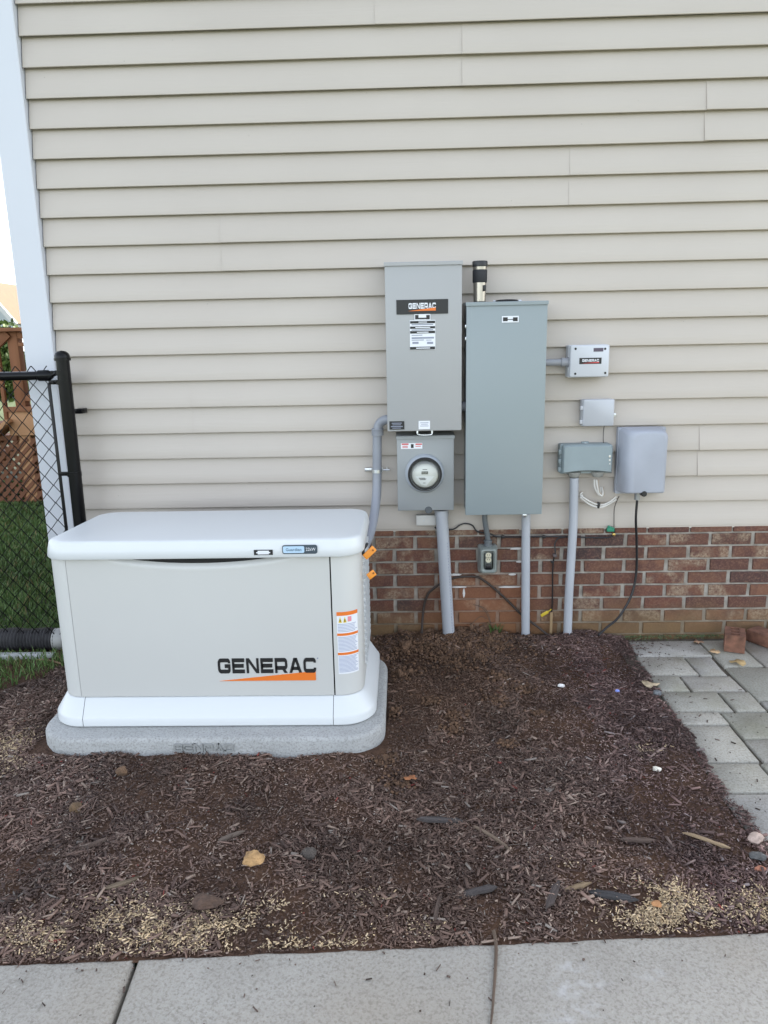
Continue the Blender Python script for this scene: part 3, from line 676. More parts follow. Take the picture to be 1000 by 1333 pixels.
tube(bm, smooth_pts([h0+Vector((0, 0, .004)), h0+Vector((.002, -.002, -.016)), h1+Vector((-.002, -.002, -.016)), h1+Vector((0, 0, .006))], 5), .003, 6); box(bm, h0+Vector((-.006, -.003, -.010)), h0+Vector((.002, .012, .003))); box(bm, h1+Vector((-.002, -.003, -.010)), h1+Vector((.006, .012, .004)))
obj('hasp', bm, GALV, ats)
# nipple between the two cabinets
bm = B(); p = WY(604, 529, -.09); lathe(bm, (ax1-.002, -.09, p.z), (1, 0, 0), [(0, .034), (.006, .034), (.008, .024), (.03, .024)], 20); obj('conduit_nipple', bm, PVC_G, ats)

# ================================================================== METER SOCKET
met, mx0, mx1, mz0, mz1 = cabinet('meter_socket', 'grey electric meter box with round glass meter under the switch cabinet', 'electric meter', 516.5, 567.5, 591, 664, -.12, METER_G)
c = WY(553, 616, -.12); c.y = -.12
bm = B(); lathe(bm, c, (0, -1, 0), [(-.002, .094), (.006, .094), (.012, .090), (.022, .086), (.026, .080), (.026, .07)], 48, False, False); ring = obj('collar_ring', bm, mat('collar_grey', (.33, .36, .40), .35), met)
bm = B(); lathe(bm, c, (0, -1, 0), [(.02, .0815), (.032, .0815), (.036, .078), (.036, .072), (.02, .072)], 48, False, False); obj('gasket_ring', bm, BLACK, met)
bm = B(); lathe(bm, c, (0, -1, 0), [(.018, .074), (.022, .074)], 40); obj('meter_base', bm, mat('meter_base', (.30, .28, .24), .6), met)
bm = B(); lathe(bm, c, (0, -1, 0), [(.022, .066), (.060, .058), (.062, .054)], 40); face = obj('dial_face', bm, mat('dial_white', (.58, .60, .58), .5), met)
bm = B(); lathe(bm, c, (0, -1, 0), [(.034, .073), (.080, .069), (.096, .062), (.103, .045), (.105, .0)], 48, False, False); obj('glass_cover', bm, GLASS, met)
yd = c.y-.0625
q = lambda dx, dz: (c.x+dx, c.z+dz)
bm = B(); decal(bm, [q(-.017, .006), q(.014, .006), q(.014, .020), q(-.017, .020)], yd); obj('display', bm, mat('lcd', (.05, .055, .05), .3), face, False)
bm = B(); decal(bm, [q(-.045, -.004), q(-.02, -.042), q(.006, -.05), q(.02, -.03), q(.042, -.008), q(.044, -.004)], yd, .0006); obj('dial_plate', bm, mat('dial_plate', (.66, .69, .70), .45), face, False)
bm = B()
for dx, dz, ww in ((-.03, -.013, .03), (-.028, -.017, .034), (-.024, -.021, .026), (-.01, -.037, .012), (-.012, .028, .022)): decal(bm, [q(dx, dz), q(dx+ww, dz), q(dx+ww, dz+.0022), q(dx, dz+.0022)], yd-.0010, .0005)
obj('dial_print', bm, INK, face, False)
bm = B()
for dx in (-.013, -.006, .001, .008): decal(bm, [q(dx-.002, .009), q(dx+.0025, .009), q(dx+.0025, .017), q(dx-.002, .017)], yd-.0016, .0003)
obj('display_digits', bm, mat('lcd_digit', (.16, .17, .15), .4), face, False)
stickers(met, 'warning_sticker', [(522, 577, 550, 584)], -.1212, PAPER); stickers(met, 'sticker_print', [(523, 577.4, 532, 579), (541, 577.4, 549.5, 579), (524, 580.5, 531, 581.3), (541, 580.5, 548, 581.3), (524, 582.3, 531, 583)], -.1224, RED, .0005)
stickers(met, 'sticker_symbol', [(535, 578.2, 538.6, 583.2)], -.1224, INK, .0005)
bm = B(); p = WY(558, 664, -.121); lathe(bm, p+Vector((0, .001, 0)), (0, -1, 0), [(0, .018), (.004, .016)], 24); obj('cover_latch', bm, mat('latch_dark', (.08, .09, .10), .4), met)
bm = B(); a = WY(575, 664, -.06); b = WY(585, 838, -.06); a.y = b.y = -.062; tube(bm, [a, (a.x+.004, -.062, a.z-.09), b], .0305, 24); tube(bm, [(a.x-.0006, -.062, a.z+.002), (a.x, -.062, a.z-.028)], .0345, 24)
met_c = tag(obj('meter_conduit', bm, PVC_L, loc=(b.x, -.062, 0)), 'thickest grey plastic pipe running down from the meter box', 'conduit')
bm = B()
for k in range(34):
    t = .12+k*.025
    if t > .9: break
    p = Vector((a.x+.004, -.062, a.z-.09)).lerp(b, t)+Vector((.0187, -.0243, 0)); box(bm, p+Vector((-.0015, -.0008, -.004-random.uniform(0, .004))), p+Vector((.0015, .0008, .004)))
obj('pipe_print', bm, GREYINK, met_c, False)

# ================================================================== MAIN PANEL, MUG
pan, qx0, qx1, qz0, qz1 = cabinet('breaker_panel', 'tall blue-grey panel cabinet, largest box on the wall, mug on top', 'electrical box', 607.5, 393.5, 705.5, 669.5, -.175, PANEL_G)
stickers(pan, 'white_label', [(653.5, 411.5, 675.5, 419.5)], -.1762, PAPER); stickers(pan, 'label_ink', [(655, 413, 661, 418), (668, 413, 674, 418), (661, 415.4, 668, 416.2)], -.1775, INK, .0006)
bm = B()
for v in (425, 441, 640, 655): p = WY(607, v, -.15); box(bm, (p.x-.006, -.16, p.z-.008), (p.x+.004, -.14, p.z+.008), .002)
obj('hinge', bm, GALV, pan)
bm = B(); p = WY(683, 670.5, -.165); lathe(bm, p, (0, -1, 0), [(-.004, .010), (.006, .010), (.008, .007)], 16); obj('latch', bm, GALV, pan)
mug = thing('travel_mug', (0, 0, 0), 'stainless travel mug with black lid and grip standing on the blue-grey panel', 'mug'); 
mb = WY(624.5, 393, -.085); mzb = qz1+.0035; mug.location = (mb.x, -.085, mzb); mc = Vector((mb.x, -.085, mzb)); Hm = WY(624, 340, -.085).z-mzb
f = Hm/.21
bm = B(); lathe(bm, mc, (0, 0, 1), [(0, .030*f), (.004*f, .033*f), (.10*f, .0345*f)], 32); obj('steel_body', bm, STEEL, mug)
bm = B(); lathe(bm, mc, (0, 0, 1), [(.100*f, .036*f), (.104*f, .0385*f), (.162*f, .0395*f), (.166*f, .0375*f)], 32); obj('rubber_grip', bm, mat('mug_rubber', (.02, .021, .026), .7), mug)
bm = B(); lathe(bm, mc, (0, 0, 1), [(.166*f, .0372*f), (.181*f, .0378*f)], 32); obj('steel_band', bm, STEEL, mug)
bm = B(); lathe(bm, mc, (0, 0, 1), [(.181*f, .0375*f), (.184*f, .0408*f), (.204*f, .0412*f), (.21*f, .039*f), (.208*f, .03*f), (.207*f, .0)], 32); obj('lid', bm, BLACK, mug)
bm = B(); box(bm, mc+Vector((.016*f, -.0385*f, .055*f)), mc+Vector((.030*f, -.022*f, .086*f)), .002); obj('clip', bm, BLACK, mug)
p = WY(660, 392.5, -.07); bm = B(); tube(bm, smooth_pts([(p.x-.05, -.07, qz1+.006), (p.x-.035, -.10, qz1+.007), (p.x, -.105, qz1+.008), (p.x+.035, -.10, qz1+.007), (p.x+.05, -.07, qz1+.006)]), .0055, 8)
sg = tag(obj('tool_handle', bm, BLACK, loc=(p.x, -.07, qz1+.005)), 'low black curved handle lying on top of the blue-grey panel', 'tool')
bm = B(); tube(bm, [(p.x-.05, -.07, qz1+.006), (p.x-.062, -.066, qz1+.007)], .006, 8); tube(bm, [(p.x+.05, -.07, qz1+.006), (p.x+.066, -.066, qz1+.007)], .006, 8); obj('handle_end', bm, GALV, sg)
# panel conduit
a = WY(684.5, 669, -.055); b = WY(684, 832, -.045); a.y = b.y = -.05
bm = B(); tube(bm, [a+Vector((.002, 0, 0)), b], .0215, 20); tag(obj('panel_conduit', bm, PVC_L, loc=(b.x, -.05, 0)), 'straight grey plastic pipe running down from the blue-grey panel', 'conduit')
# outlet box
ob = thing('outlet_box', (0, 0, 0), 'small weatherproof outlet box hanging by a short pipe under the blue-grey panel', 'outlet')
p = WY(635, 730, -.05); a, b = WY(623.5, 712, -.055), WY(648, 747, -.055); ob.location = (p.x, -.03, b.z)
bm = B(); loft(bm, [[(x, y, z) for x, z in rrect(a.x+i, b.x-i, b.z+i, a.z-i, .012)] for y, i in ((.004, 0), (-.03, 0), (-.034, .003))]); obj('back_box', bm, mat('outlet_back', (.25, .27, .26), .45), ob)
bm = B(); loft(bm, [[(x, y, z) for x, z in rrect(a.x+i, b.x-i, b.z+i, a.z-i, .014)] for y, i in ((-.034, .001), (-.055, .004), (-.070, .010), (-.072, .016), (-.062, .024))], cap1=False); obj('clear_cover', bm, OUT_G, ob)
pc = Vector(((a.x+b.x)/2, -.055, (a.z+b.z)/2)); bm = B(); box(bm, pc+Vector((-.02, -.003, -.042)), pc+Vector((.02, .01, .046)), .003); obj('recess', bm, mat('outlet_recess', (.10, .11, .10), .5), ob)
for dz in (.028, .004):
    bm = B(); lathe(bm, pc+Vector((0, -.003, dz)), (0, -1, 0), [(0, .0145), (.004, .0145)], 16); oo = obj('socket_face', bm, CREAM, ob)
    bm = B(); 
    for dx in (-.005, .005): box(bm, pc+Vector((dx-.001, -.0085, dz)), pc+Vector((dx+.001, -.0068, dz+.006)))
    obj('slot', bm, INK, oo, False)
bm = B(); box(bm, pc+Vector((-.014, -.012, -.040)), pc+Vector((.014, -.002, -.018)), .003); obj('plug', bm, BLACK, ob)
c0, c1 = WY(631, 669, -.04), WY(635.5, 708, -.035); bm = B(); tube(bm, smooth_pts([(c0.x, -.045, c0.z+.004), (c0.x+.002, -.045, c0.z-.04), (c1.x, -.03, c1.z+.02), (c1.x, -.03, c1.z-.02)]), .0135, 14); lathe(bm, (c1.x, -.03, a.z-.002), (0, 0, 1), [(0, .022), (.008, .022), (.010, .019), (.02, .019), (.022, .021), (.03, .021), (.032, .015)], 16); obj('feed_conduit', bm, mat('conduit_dark_grey', (.13, .145, .155), .45), ob)

# ================================================================== CONDUIT FROM SWITCH TO GENERATOR
yc = -.06
pts = [WY(507, 546, -.075), WY(500, 547, -.07), WY(494, 552, yc), WY(491.5, 562, yc), WY(491, 590, yc), WY(491, 615, yc), WY(490.5, 640, -.08), WY(488, 665, -.14), WY(483, 690, -.24), WY(477, 706, -.34), WY(472, 716, -.42)]
fc = thing('generator_conduit', WY(491, 613, 0), 'curved grey conduit from light grey switch cabinet down behind the generator', 'conduit')
bm = B(); tube(bm, smooth_pts(pts, 7), .0225, 18); obj('pipe', bm, FLEX_G, fc)
e = WY(491.5, 559, yc); bm = B(); lathe(bm, e+Vector((0, 0, .006)), (0, 0, -1), [(0, .029), (.004, .031), (.008, .029), (.034, .029), (.036, .0235)], 20); obj('coupling', bm, FLEX_G, fc)
s_ = WY(491, 613, yc); bm = B(); lathe(bm, s_+Vector((0, 0, .008)), (0, 0, -1), [(0, .0235), (0, .0255), (.016, .0255), (.016, .0235)], 20, False, False)
box(bm, s_+Vector((-.062, .03, -.007)), s_+Vector((-.02, .058, .009)), .002); box(bm, s_+Vector((.022, .025, -.009)), s_+Vector((.028, .058, .010))); box(bm, s_+Vector((.045, .03, -.008)), s_+Vector((.05, .058, .010))); obj('pipe_strap', bm, GALV, fc)
bm = B(); lathe(bm, s_+Vector((.026, .025, 0)), (1, 0, 0), [(0, .004), (.035, .004)], 8); obj('strap_bolt', bm, GALV, fc)

# ================================================================== SMALL BOXES ON THE RIGHT
yb = -.085; a, b = WY(743, 449.5, yb), WY(792.5, 490.5, yb)
lb = thing('control_box', ((a.x+b.x)/2, 0, b.z), 'pale grey box with four black screws and red-black logo sticker', 'electrical box')
def rbox(bm, x0, x1, z0, z1, levels, r=.008, n=5): return loft(bm, [[(x, y, z) for x, z in rrect(x0+i, x1-i, z0+i, z1-i, max(.002, r-i), n)] for y, i in levels])
bm = B(); rbox(bm, a.x-.002, b.x+.001, b.z-.002, a.z+.001, ((0, 0), (-.055, 0), (-.055, .002), (-.058, .002))); obj('body', bm, BOX_W, lb, angle=40)
bm = B(); rbox(bm, a.x, b.x, b.z, a.z, ((-.0585, .001), (-.080, .001), (-.083, .003), (yb, .006))); obj('cover', bm, BOX_W, lb, angle=50)
for (u, v) in ((749.5, 454), (788, 454), (749, 486.5), (788, 485.5)):
    p = WY(u, v, yb); bm = B(); lathe(bm, p, (0, -1, 0), [(-.003, .0055), (.0005, .0055), (.001, .004)], 12); obj('screw', bm, INK, lb)
def st2(par, name, rs_, y, m, th=.0008): return stickers(par, name, rs_, y, m, th)
st2(lb, 'logo_sticker', [(754.5, 466, 783, 473.5)], yb-.0003, INK); st2(lb, 'small_sticker', [(773, 453, 785.5, 457.5)], yb-.0003, mat('dark_violet_print', (.09, .07, .10), .5))
a_, b_ = WY(758, 471, yb-.001), WY(780, 467.3, yb-.001); bm = B(); word(bm, 'GENERAC', a_.x, b_.x, a_.z, b_.z, yb-.0014, .0005); obj('sticker_lettering', bm, PAPER, lb, False)
a_, b_ = WY(757, 473, yb-.001), WY(780, 470.8, yb-.001); bm = B(); swoosh(bm, a_.x, b_.x, a_.z, b_.z, yb-.0013); obj('sticker_swoosh', bm, RED, lb, False)
bm = B(); p = WY(727, 471.5, -.045); lathe(bm, (qx1-.008, -.045, p.z), (1, 0, 0), [(0, .016), (p.x-qx1+.02, .016), (p.x-qx1+.021, .021), (p.x-qx1+.05, .021), (p.x-qx1+.052, .024), (a.x-qx1+.012, .024)], 20); obj('conduit_nipple', bm, PVC_G, lb)

yb = -.055; a, b = WY(760, 520.5, yb), WY(799, 554.5, yb)
sb = thing('hinged_box', ((a.x+b.x)/2, 0, b.z), 'small blank lilac-grey hinged box, without screws or writing', 'utility box')
bm = B(); rbox(bm, a.x-.003, b.x-.001, b.z-.001, a.z, ((0, 0), (-.038, 0))); obj('body', bm, BOX_L, sb)
bm = B(); rbox(bm, a.x, b.x, b.z, a.z+.001, ((-.0385, 0), (-.050, 0), (yb, .005)), .006); dr = obj('door', bm, BOX_L, sb, angle=50)
for v in (531, 549): p = WY(758.5, v, -.04); bm = B(); box(bm, (a.x-.012, -.05, p.z-.010), (a.x+.001, -.03, p.z+.010), .002); obj('hinge', bm, BOX_L, sb)
p = WY(801.5, 540, -.02); bm = B(); box(bm, p+Vector((-.012, -.004, -.008)), p+Vector((.002, .02, .008)), .002); obj('latch', bm, GALV, sb)

yb = -.08; a, b = WY(733.5, 580, yb), WY(797, 616, yb)
gb = thing('network_box', ((a.x+b.x)/2, 0, b.z), 'wide green-grey utility box with white wires coming out below', 'utility box')
bm = B(); rbox(bm, a.x-.008, b.x-.004, b.z-.004, a.z+.002, ((0, 0), (-.05, 0))); obj('body', bm, BOX_GR, gb)
bm = B(); n = 14; rows = []
def gring(y, i):
    o = []
    for k in range(n+1): t = k/n; o.append((a.x+i+(b.x-a.x-2*i)*t, y, b.z+i+.010*math.sin(math.pi*t)))
    for x, z in [(b.x-i, b.z+.03), (b.x-i, a.z-.012-i), (b.x-i-.004, a.z-i-.003), (b.x-i-.012, a.z-i), (a.x+i+.012, a.z-i), (a.x+i+.004, a.z-i-.003), (a.x+i, a.z-i-.012)]: o.append((x, y, z))
    return o
loft(bm, [gring(-.0505, -.001), gring(-.072, 0), gring(yb, .007)]); obj('cover', bm, BOX_GR, gb, angle=40)
for v in (588, 600, 611): p = WY(731, v, -.05); bm = B(); box(bm, (a.x-.016, -.06, p.z-.012), (a.x-.0005, -.035, p.z+.012), .003); obj('hinge', bm, BOX_GR, gb)
for v, s in ((594, .0055), (599, .0045), (604, .0035)): p = WY(794, v, yb); bm = B(); lathe(bm, p, (0, -1, 0), [(-.004, s), (.001, s), (.0015, s*.5)], 12); obj('screw', bm, mat('bright_screw', (.6, .6, .6), .3, 1), gb)
p = WY(762, 578, -.02); bm = B(); box(bm, p+Vector((-.018, -.004, -.012)), p+Vector((.018, .012, .012)), .003); tab = obj('mounting_tab', bm, BOX_GR, gb)
bm = B(); lathe(bm, p+Vector((0, -.004, .002)), (0, -1, 0), [(0, .006), (.002, .006)], 12); obj('tab_screw', bm, GALV, tab)
for u in (747.5, 778): p = WY(u, 617, -.045); bm = B(); lathe(bm, (p.x, -.045, b.z+.004), (0, 0, -1), [(0, .033), (.014, .030), (.026, .023)], 20); obj('cable_gland', bm, mat('gland_grey', (.27, .27, .25), .6), gb)

yb = -.135; a, b = WY(806, 559.5, yb), WY(868, 643.5, yb)
db = thing('cable_enclosure', ((a.x+b.x)/2, 0, b.z), 'large blue-grey cable enclosure with domed top and black plug', 'utility box')
bx0, bz0, bx1, bz1 = WY(800, 645, -.02).x, WY(800, 642, -.02).z, WY(866, 560, -.02).x, WY(800, 557.5, -.02).z
db_z = b.z; bm = B(); rbox(bm, bx0, bx1, bz0, bz1+.004, ((0, 0), (-.03, 0)), .006); obj('back_plate', bm, BOX_D, db)
bm = B(); n = 16
def dring(y, i, arch, e=0):
    o = [(bx0+.003+i+e, y, b.z+i*.6+.006), (bx0+.008+i+e, y, b.z+i*.6), (b.x-.006-i, y, b.z+i*.6), (b.x-i, y, b.z+i*.6+.006)]
    for k in range(n+1):
        t = k/n; x = b.x-i-(b.x-bx0-2*i-.003-e)*t; d = abs(2*t-1); o.append((x, y, a.z-i-arch*(d**3)-.018*max(0, (d-.86)/.14)**2))
    return o
rows = [dring(-.03, 0, 0), dring(-.07, .002, .002, .004), dring(-.105, .004, .008, .010), dring(-.125, .008, .014, .016), dring(-.133, .014, .018, .022), dring(yb, .022, .018, .03)]
loft(bm, rows); obj('cover', bm, BOX_D, db, angle=60)
p = WY(838, 642.5, yb+.01); bm = B(); lathe(bm, p, (0, -1, 0), [(-.02, .014), (.010, .014), (.014, .011)], 20); obj('round_plug', bm, INK, db)
p = WY(829.5, 650, -.06); bm = B(); lathe(bm, (p.x, -.06, b.z+.004), (0, 0, -1), [(0, .019), (.012, .019), (.013, .014), (.045, .014)], 16); obj('cable_gland', bm, mat('gland_metal', (.30, .31, .32), .4, .6), db)

bm = B(); a = WY(747.5, 625, -.045); b = WY(738.5, 830, -.05); a.y = -.045; b.y = -.055
tube(bm, smooth_pts([a+Vector((0, 0, .012)), a+Vector((.002, 0, -.08)), WY(746, 690, -.045), WY(741, 770, -.05), b], 6), .0215, 20)
tag(obj('cable_conduit', bm, PVC_L, loc=(b.x, -.055, 0)), 'slightly leaning pale grey pipe running down from the green-grey box', 'conduit')
# white junction block under the meter
yb = -.035; a, b = WY(542, 671, yb), WY(568.5, 684, yb); wb = thing('junction_block', ((a.x+b.x)/2, 0, b.z), 'small white block with one screw fixed under the meter box', 'junction box')
bm = B(); box(bm, (a.x, yb, b.z), (b.x, .0, a.z), .003); obj('case', bm, mat('white_block', (.62, .61, .58), .5), wb)
p = WY(552, 677.5, yb); bm = B(); lathe(bm, p, (0, -1, 0), [(0, .005), (.0015, .004)], 12); obj('screw', bm, GALV, wb)

# ================================================================== CABLES
def cable(name, label, cat, pts, r, m, n=7, seg=8):
    bm = B(); P = smooth_pts(pts, n); tube(bm, P, r, seg); return tag(obj(name, bm, m, loc=tuple(P[0])), label, cat)
W_ = lambda u, v, y=-.012: WY(u, v, y)
cable('black_cable', 'black cable sweeping from the domed enclosure down to the mulch', 'cable', [Vector((W_(829.5, 655, -.06).x, -.06, db_z-.03)), W_(828, 675, -.055), W_(829, 705, -.03), W_(828.5, 745, -.02), W_(822, 775, -.03), W_(806, 803, -.05), W_(790, 817, -.09), W_(779, 827, -.13)], .0063, BLACK)
c1 = cable('ground_wire', 'thin dark wire looping from the white block along the top bricks to green clamp', 'wire', [W_(566, 686), W_(572, 690, -.018), W_(590, 689, -.018), W_(598, 684), W_(606, 681.5), W_(615, 684), W_(622, 692), W_(638, 695), W_(645, 698), W_(655, 699), W_(685, 699), W_(715, 698.5), W_(745, 699), W_(775, 700), W_(793, 699.5), W_(799, 696), W_(800, 689)], .0038, BLACK)
for u, v in ((655, 699), (708.5, 699)): p = W_(u, v); bm = B(); box(bm, p+Vector((-.008, -.006, -.007)), p+Vector((.008, .012, .007)), .002); obj('cable_clip', bm, BLACK, c1)
c2 = cable('drop_wire', 'thin wire running down the bricks between the two narrow pipes', 'wire', [W_(736, 699), W_(727, 701), W_(722.5, 708), W_(723, 720, -.02), W_(721, 728), W_(719.5, 745), W_(719.5, 765), W_(719, 785), W_(718, 797)], .0036, BLACK)
p = W_(722.5, 723, -.015); bm = B(); lathe(bm, p+Vector((0, -.008, 0)), (0, 1, 0), [(0, .006), (.003, .010), (.02, .010)], 12); obj('splice_cap', bm, mat('splice_grey', (.12, .10, .10), .5), c2)
p = W_(719.5, 732); bm = B(); box(bm, p+Vector((-.007, -.005, -.006)), p+Vector((.007, .012, .006)), .002); obj('cable_clip', bm, BLACK, c2)
p = W_(709, 799, -.03); bm = B(); obox(bm, Matrix.Translation(p) @ Matrix.Rotation(R(-32), 4, 'Y'), (.042, .003, .016), .001); tube(bm, [p+Vector((.015, 0, .010)), p+Vector((.036, .005, .022))], .003, 6); obj('yellow_tag', bm, mat('yellow_tag', (.55, .40, .03), .5), c2)
bm = B(); a = W_(718, 797, -.02); box(bm, (a.x-.007, -.024, -.02), (a.x+.007, -.016, a.z), .001); obj('wooden_stake', bm, wood_mat('stake', (.25, .17, .09), (.33, .23, .13)), c2)
c3 = cable('clamp_wire', 'thin wire dropping from the domed enclosure to the green clamp', 'wire', [W_(806, 646, -.03), W_(803, 652, -.02), W_(800, 662), W_(799.5, 675), W_(799.5, 690)], .0026, mat('grey_wire', (.12, .11, .10), .5))
p = W_(796, 690, -.014); bm = B(); box(bm, p+Vector((-.022, -.006, -.008)), p+Vector((.014, .012, .012)), .003); obox(bm, Matrix.Translation(p+Vector((-.004, 0, .014))) @ Matrix.Rotation(R(25), 4, 'Y'), (.03, .012, .010), .002); gc = tag(obj('ground_clamp', bm, GREENP, loc=tuple(p)), 'small green clamp at the bottom edge of the siding', 'clamp')
bm = B(); lathe(bm, p+Vector((.012, -.006, -.022)), (0, -1, 0), [(-.01, .008), (.002, .008), (.004, .005)], 12); obj('clamp_screw', bm, mat('brass', (.5, .36, .12), .35, 1), gc)
cable('box_wire', 'thin wire between the small lilac-grey box and green-grey box', 'wire', [W_(787, 553, -.03), W_(786, 560, -.012), W_(785.5, 570), W_(786, 580, -.03)], .0024, mat('grey_wire', (.12, .11, .10), .5))
cable('foot_cable', 'dark cable arching over the bricks behind the thick meter pipe', 'cable', [W_(549, 828, -.05), W_(550, 808, -.03), W_(552, 790), W_(557, 774), W_(566, 765), W_(580, 757), W_(596, 751.5), W_(620, 751), W_(632, 757), W_(648, 770), W_(664, 785), W_(680, 801, -.02), W_(700, 816, -.03), W_(716, 829, -.05)], .0062, mat('dusty_cable', (.045, .032, .026), .7))
for k, (pp, lab) in enumerate((([W_(776, 624, -.045), W_(777.5, 634, -.05), W_(779.5, 642, -.05), W_(783, 645, -.045), W_(784.5, 641, -.035), W_(783.5, 634, -.02)], 'short loop of white wires under the green-grey box'),
                    ([W_(758, 642, -.02), W_(755.5, 645, -.03), W_(760, 650, -.04), W_(770, 655.5, -.045), W_(782, 658, -.045), W_(793, 655, -.045), W_(802, 648, -.05)], 'bundle of white wires curling toward the domed enclosure'))):
    wt = thing('wire_bundle', pp[0], lab, 'wire')
    for j in range(4 if k else 3):
        d = Vector((0, (j % 2)*-.007, ((j//2)-.5)*.012 if k else 0)) + (Vector(((j-1)*.0075, 0, 0)) if not k else Vector((0, 0, 0)))
        bm = B(); tube(bm, smooth_pts([q_+d*(1+.5*math.sin(i_*2+j)) for i_, q_ in enumerate(pp)], 6), .0042, 8); obj('wire', bm, WIREW if j != 2 else mat('tan_wire', (.40, .33, .26), .5), wt)
    if k:
        p = W_(779, 657.5, -.048); bm = B(); obox(bm, Matrix.Translation(p) @ Matrix.Rotation(R(10), 4, 'Y'), (.012, .024, .030), .003); obj('tape_wrap', bm, BLACK, wt)

# ================================================================== FENCE AND DRAIN
FY = -.125
fn = thing('chain_link_fence', (-1.61, FY, 0), 'black chain link fence joining the white house corner', 'fence')
ptop = WY(80.5, 461, FY); xb = ptop.x-.012
bm = B(); tube(bm, [(xb, FY, -.05), (ptop.x, FY, ptop.z-.012)], .0305, 24); post = obj('post', bm, BLACKC, fn)
bm = B(); lathe(bm, (ptop.x, FY, ptop.z-.030), (0, 0, 1), [(0, .0375), (.012, .0375), (.014, .0355), (.022, .035), (.034, .030), (.043, .019), (.047, 0)], 24); obj('post_cap', bm, BLACKC, post)
zr = WY(0, 490, FY).z; XF = -3.6
bm = B(); tube(bm, [(XF, FY, zr), (ptop.x-.07, FY, zr)], .0205, 16); obj('top_rail', bm, BLACKC, fn)
bm = B(); lathe(bm, (ptop.x-.125, FY, zr), (1, 0, 0), [(0, .021), (.004, .026), (.05, .026), (.06, .020), (.07, .013)], 16); tube(bm, [(ptop.x-.06, FY, zr+.002), (ptop.x-.035, FY, zr+.012)], .012, 10); obj('rail_end_cup', bm, BLACKC, fn)
for z in (zr+.012, zr-.032, .93, .45):
    bm = B(); lathe(bm, (ptop.x-.006, FY, z-.011), (0, 0, 1), [(0, .0305), (0, .034), (.022, .034), (.022, .0305)], 24, False, False); box(bm, (ptop.x-.078, FY-.005, z-.010), (ptop.x-.034, FY+.005, z+.010), .002); lathe(bm, (ptop.x-.055, FY-.012, z), (0, 1, 0), [(0, .007), (.024, .007)], 8); obj('tension_band', bm, BLACKC, fn)
XT = ptop.x-.078
bm = B(); box(bm, (XT-.007, FY-.004, .06), (XT+.007, FY+.004, zr-.035), .001); obj('tension_bar', bm, BLACKC, fn)
p = WY(98, 535.5, -.06); bm = B(); box(bm, (ptop.x+.02, -.062, p.z-.012), (p.x+.035, -.05, p.z+.012), .002); box(bm, (p.x-.004, -.06, p.z-.012), (p.x+.035, -.002, p.z+.012), .002); obj('wall_bracket', bm, BLACKC, fn)
bm = B(); DW, DH = .076, .088; zt_ = zr+.045; nlev = int((zt_-.03)/(DH/2)); ns = int((XT-XF)/(DW/2))
for s in range(0, ns+1, 1):
    x0 = XT-s*DW/2; pts = []
    if s % 2: continue
    for side in (0, 1):
        pts = []
        for k in range(nlev+1):
            ph = (k+side) % 2; pts.append((x0-(DW/2 if k % 2 else 0) if not side else x0-DW/2-(0 if k % 2 else DW/2), FY+(.0022 if (k+side) % 2 else -.0022)+(.003 if side else -.003)*0, zt_-k*DH/2))
        pts = [p_ for p_ in pts if p_[0] > XF-.01]
        if len(pts) > 2: tube(bm, pts, .0025, 5, False)
obj('chain_link_mesh', bm, BLACKC, fn, True, angle=60)
bm = B(); tube(bm, [(XF, FY, -.05), (XF, FY, zr+.06)], .0335, 16); obj('post', bm, BLACKC, fn)
# white wall strip between tension bar and post belongs to the house corner; drain pipe
bm = B(); P, Rr = [], []
for k in range(230):
    x = -3.6+k*.0081; P.append((x, -.105+.02*math.sin(x*3), .060+.006*math.sin(x*5))); Rr.append(.050+(.008 if k % 2 else 0)+.003*math.sin(k*.3))
x_end = WY(77, 832, -.1).x
q_ = [(p_, r_) for p_, r_ in zip(P, Rr) if p_[0] < x_end]
tube(bm, [p_ for p_, r_ in q_], [r_ for p_, r_ in q_], 18); dp = tag(obj('drain_pipe', bm, DRAIN, loc=(-2.2, -.1, 0)), 'black corrugated drain pipe lying on the grass along the fence', 'drain pipe')
e = q_[-1][0]; bm = B(); lathe(bm, e, (1, 0, 0), [(-.022, .056), (.012, .057), (.03, .050), (.035, .040)], 20); obj('end_fitting', bm, mat('white_fitting', (.3, .3, .29), .5), dp)
bm = B(); box(bm, (-3.6, -.215, -.02), (-1.78, -.17, .022), .004); tag(obj('edging_strip', bm, mat('pale_edging', (.45, .46, .46), .8), loc=(-2.2, -.19, 0)), 'pale edging strip on the ground in front of the black drain pipe', 'edging')

# ================================================================== BEYOND: DECK, NEIGHBOUR, SHRUB, TREE
dk = thing('deck', (-3.7, 3.6, 0), 'raised brown wooden deck with baluster railing behind the fence', 'deck')
DY = 3.6; ZF, ZR = .97, 1.715
def plank(name, a, b, wd, ht, m=DECK, par=dk, up=(0, 0, 1)): bm = B(); bar(bm, a, b, wd, ht, up, .003); return obj(name, bm, m, par)
plank('rail_cap', (-3.92, DY, ZR), (-1.0, DY, ZR), .14, .036, up=(0, 0, 1)); plank('rail_cap', (-3.8, DY, ZR), (-3.8, DY+3.2, ZR), .14, .036)
for x in (-3.77, -2.3): plank('railing_post', (x, DY+.06, ZF), (x, DY+.06, ZR-.02), .10, .10)
plank('railing_post', (-3.77, DY+3.1, ZF), (-3.77, DY+3.1, ZR-.02), .10, .10)
plank('top_rail', (-3.72, DY+.03, ZR-.055), (-1.0, DY+.03, ZR-.055), .036, .06); plank('middle_rail', (-3.72, DY+.03, ZR-.14), (-1.0, DY+.03, ZR-.14), .036, .036); plank('bottom_rail', (-3.72, DY+.03, ZF+.09), (-1.0, DY+.03, ZF+.09), .036, .06)
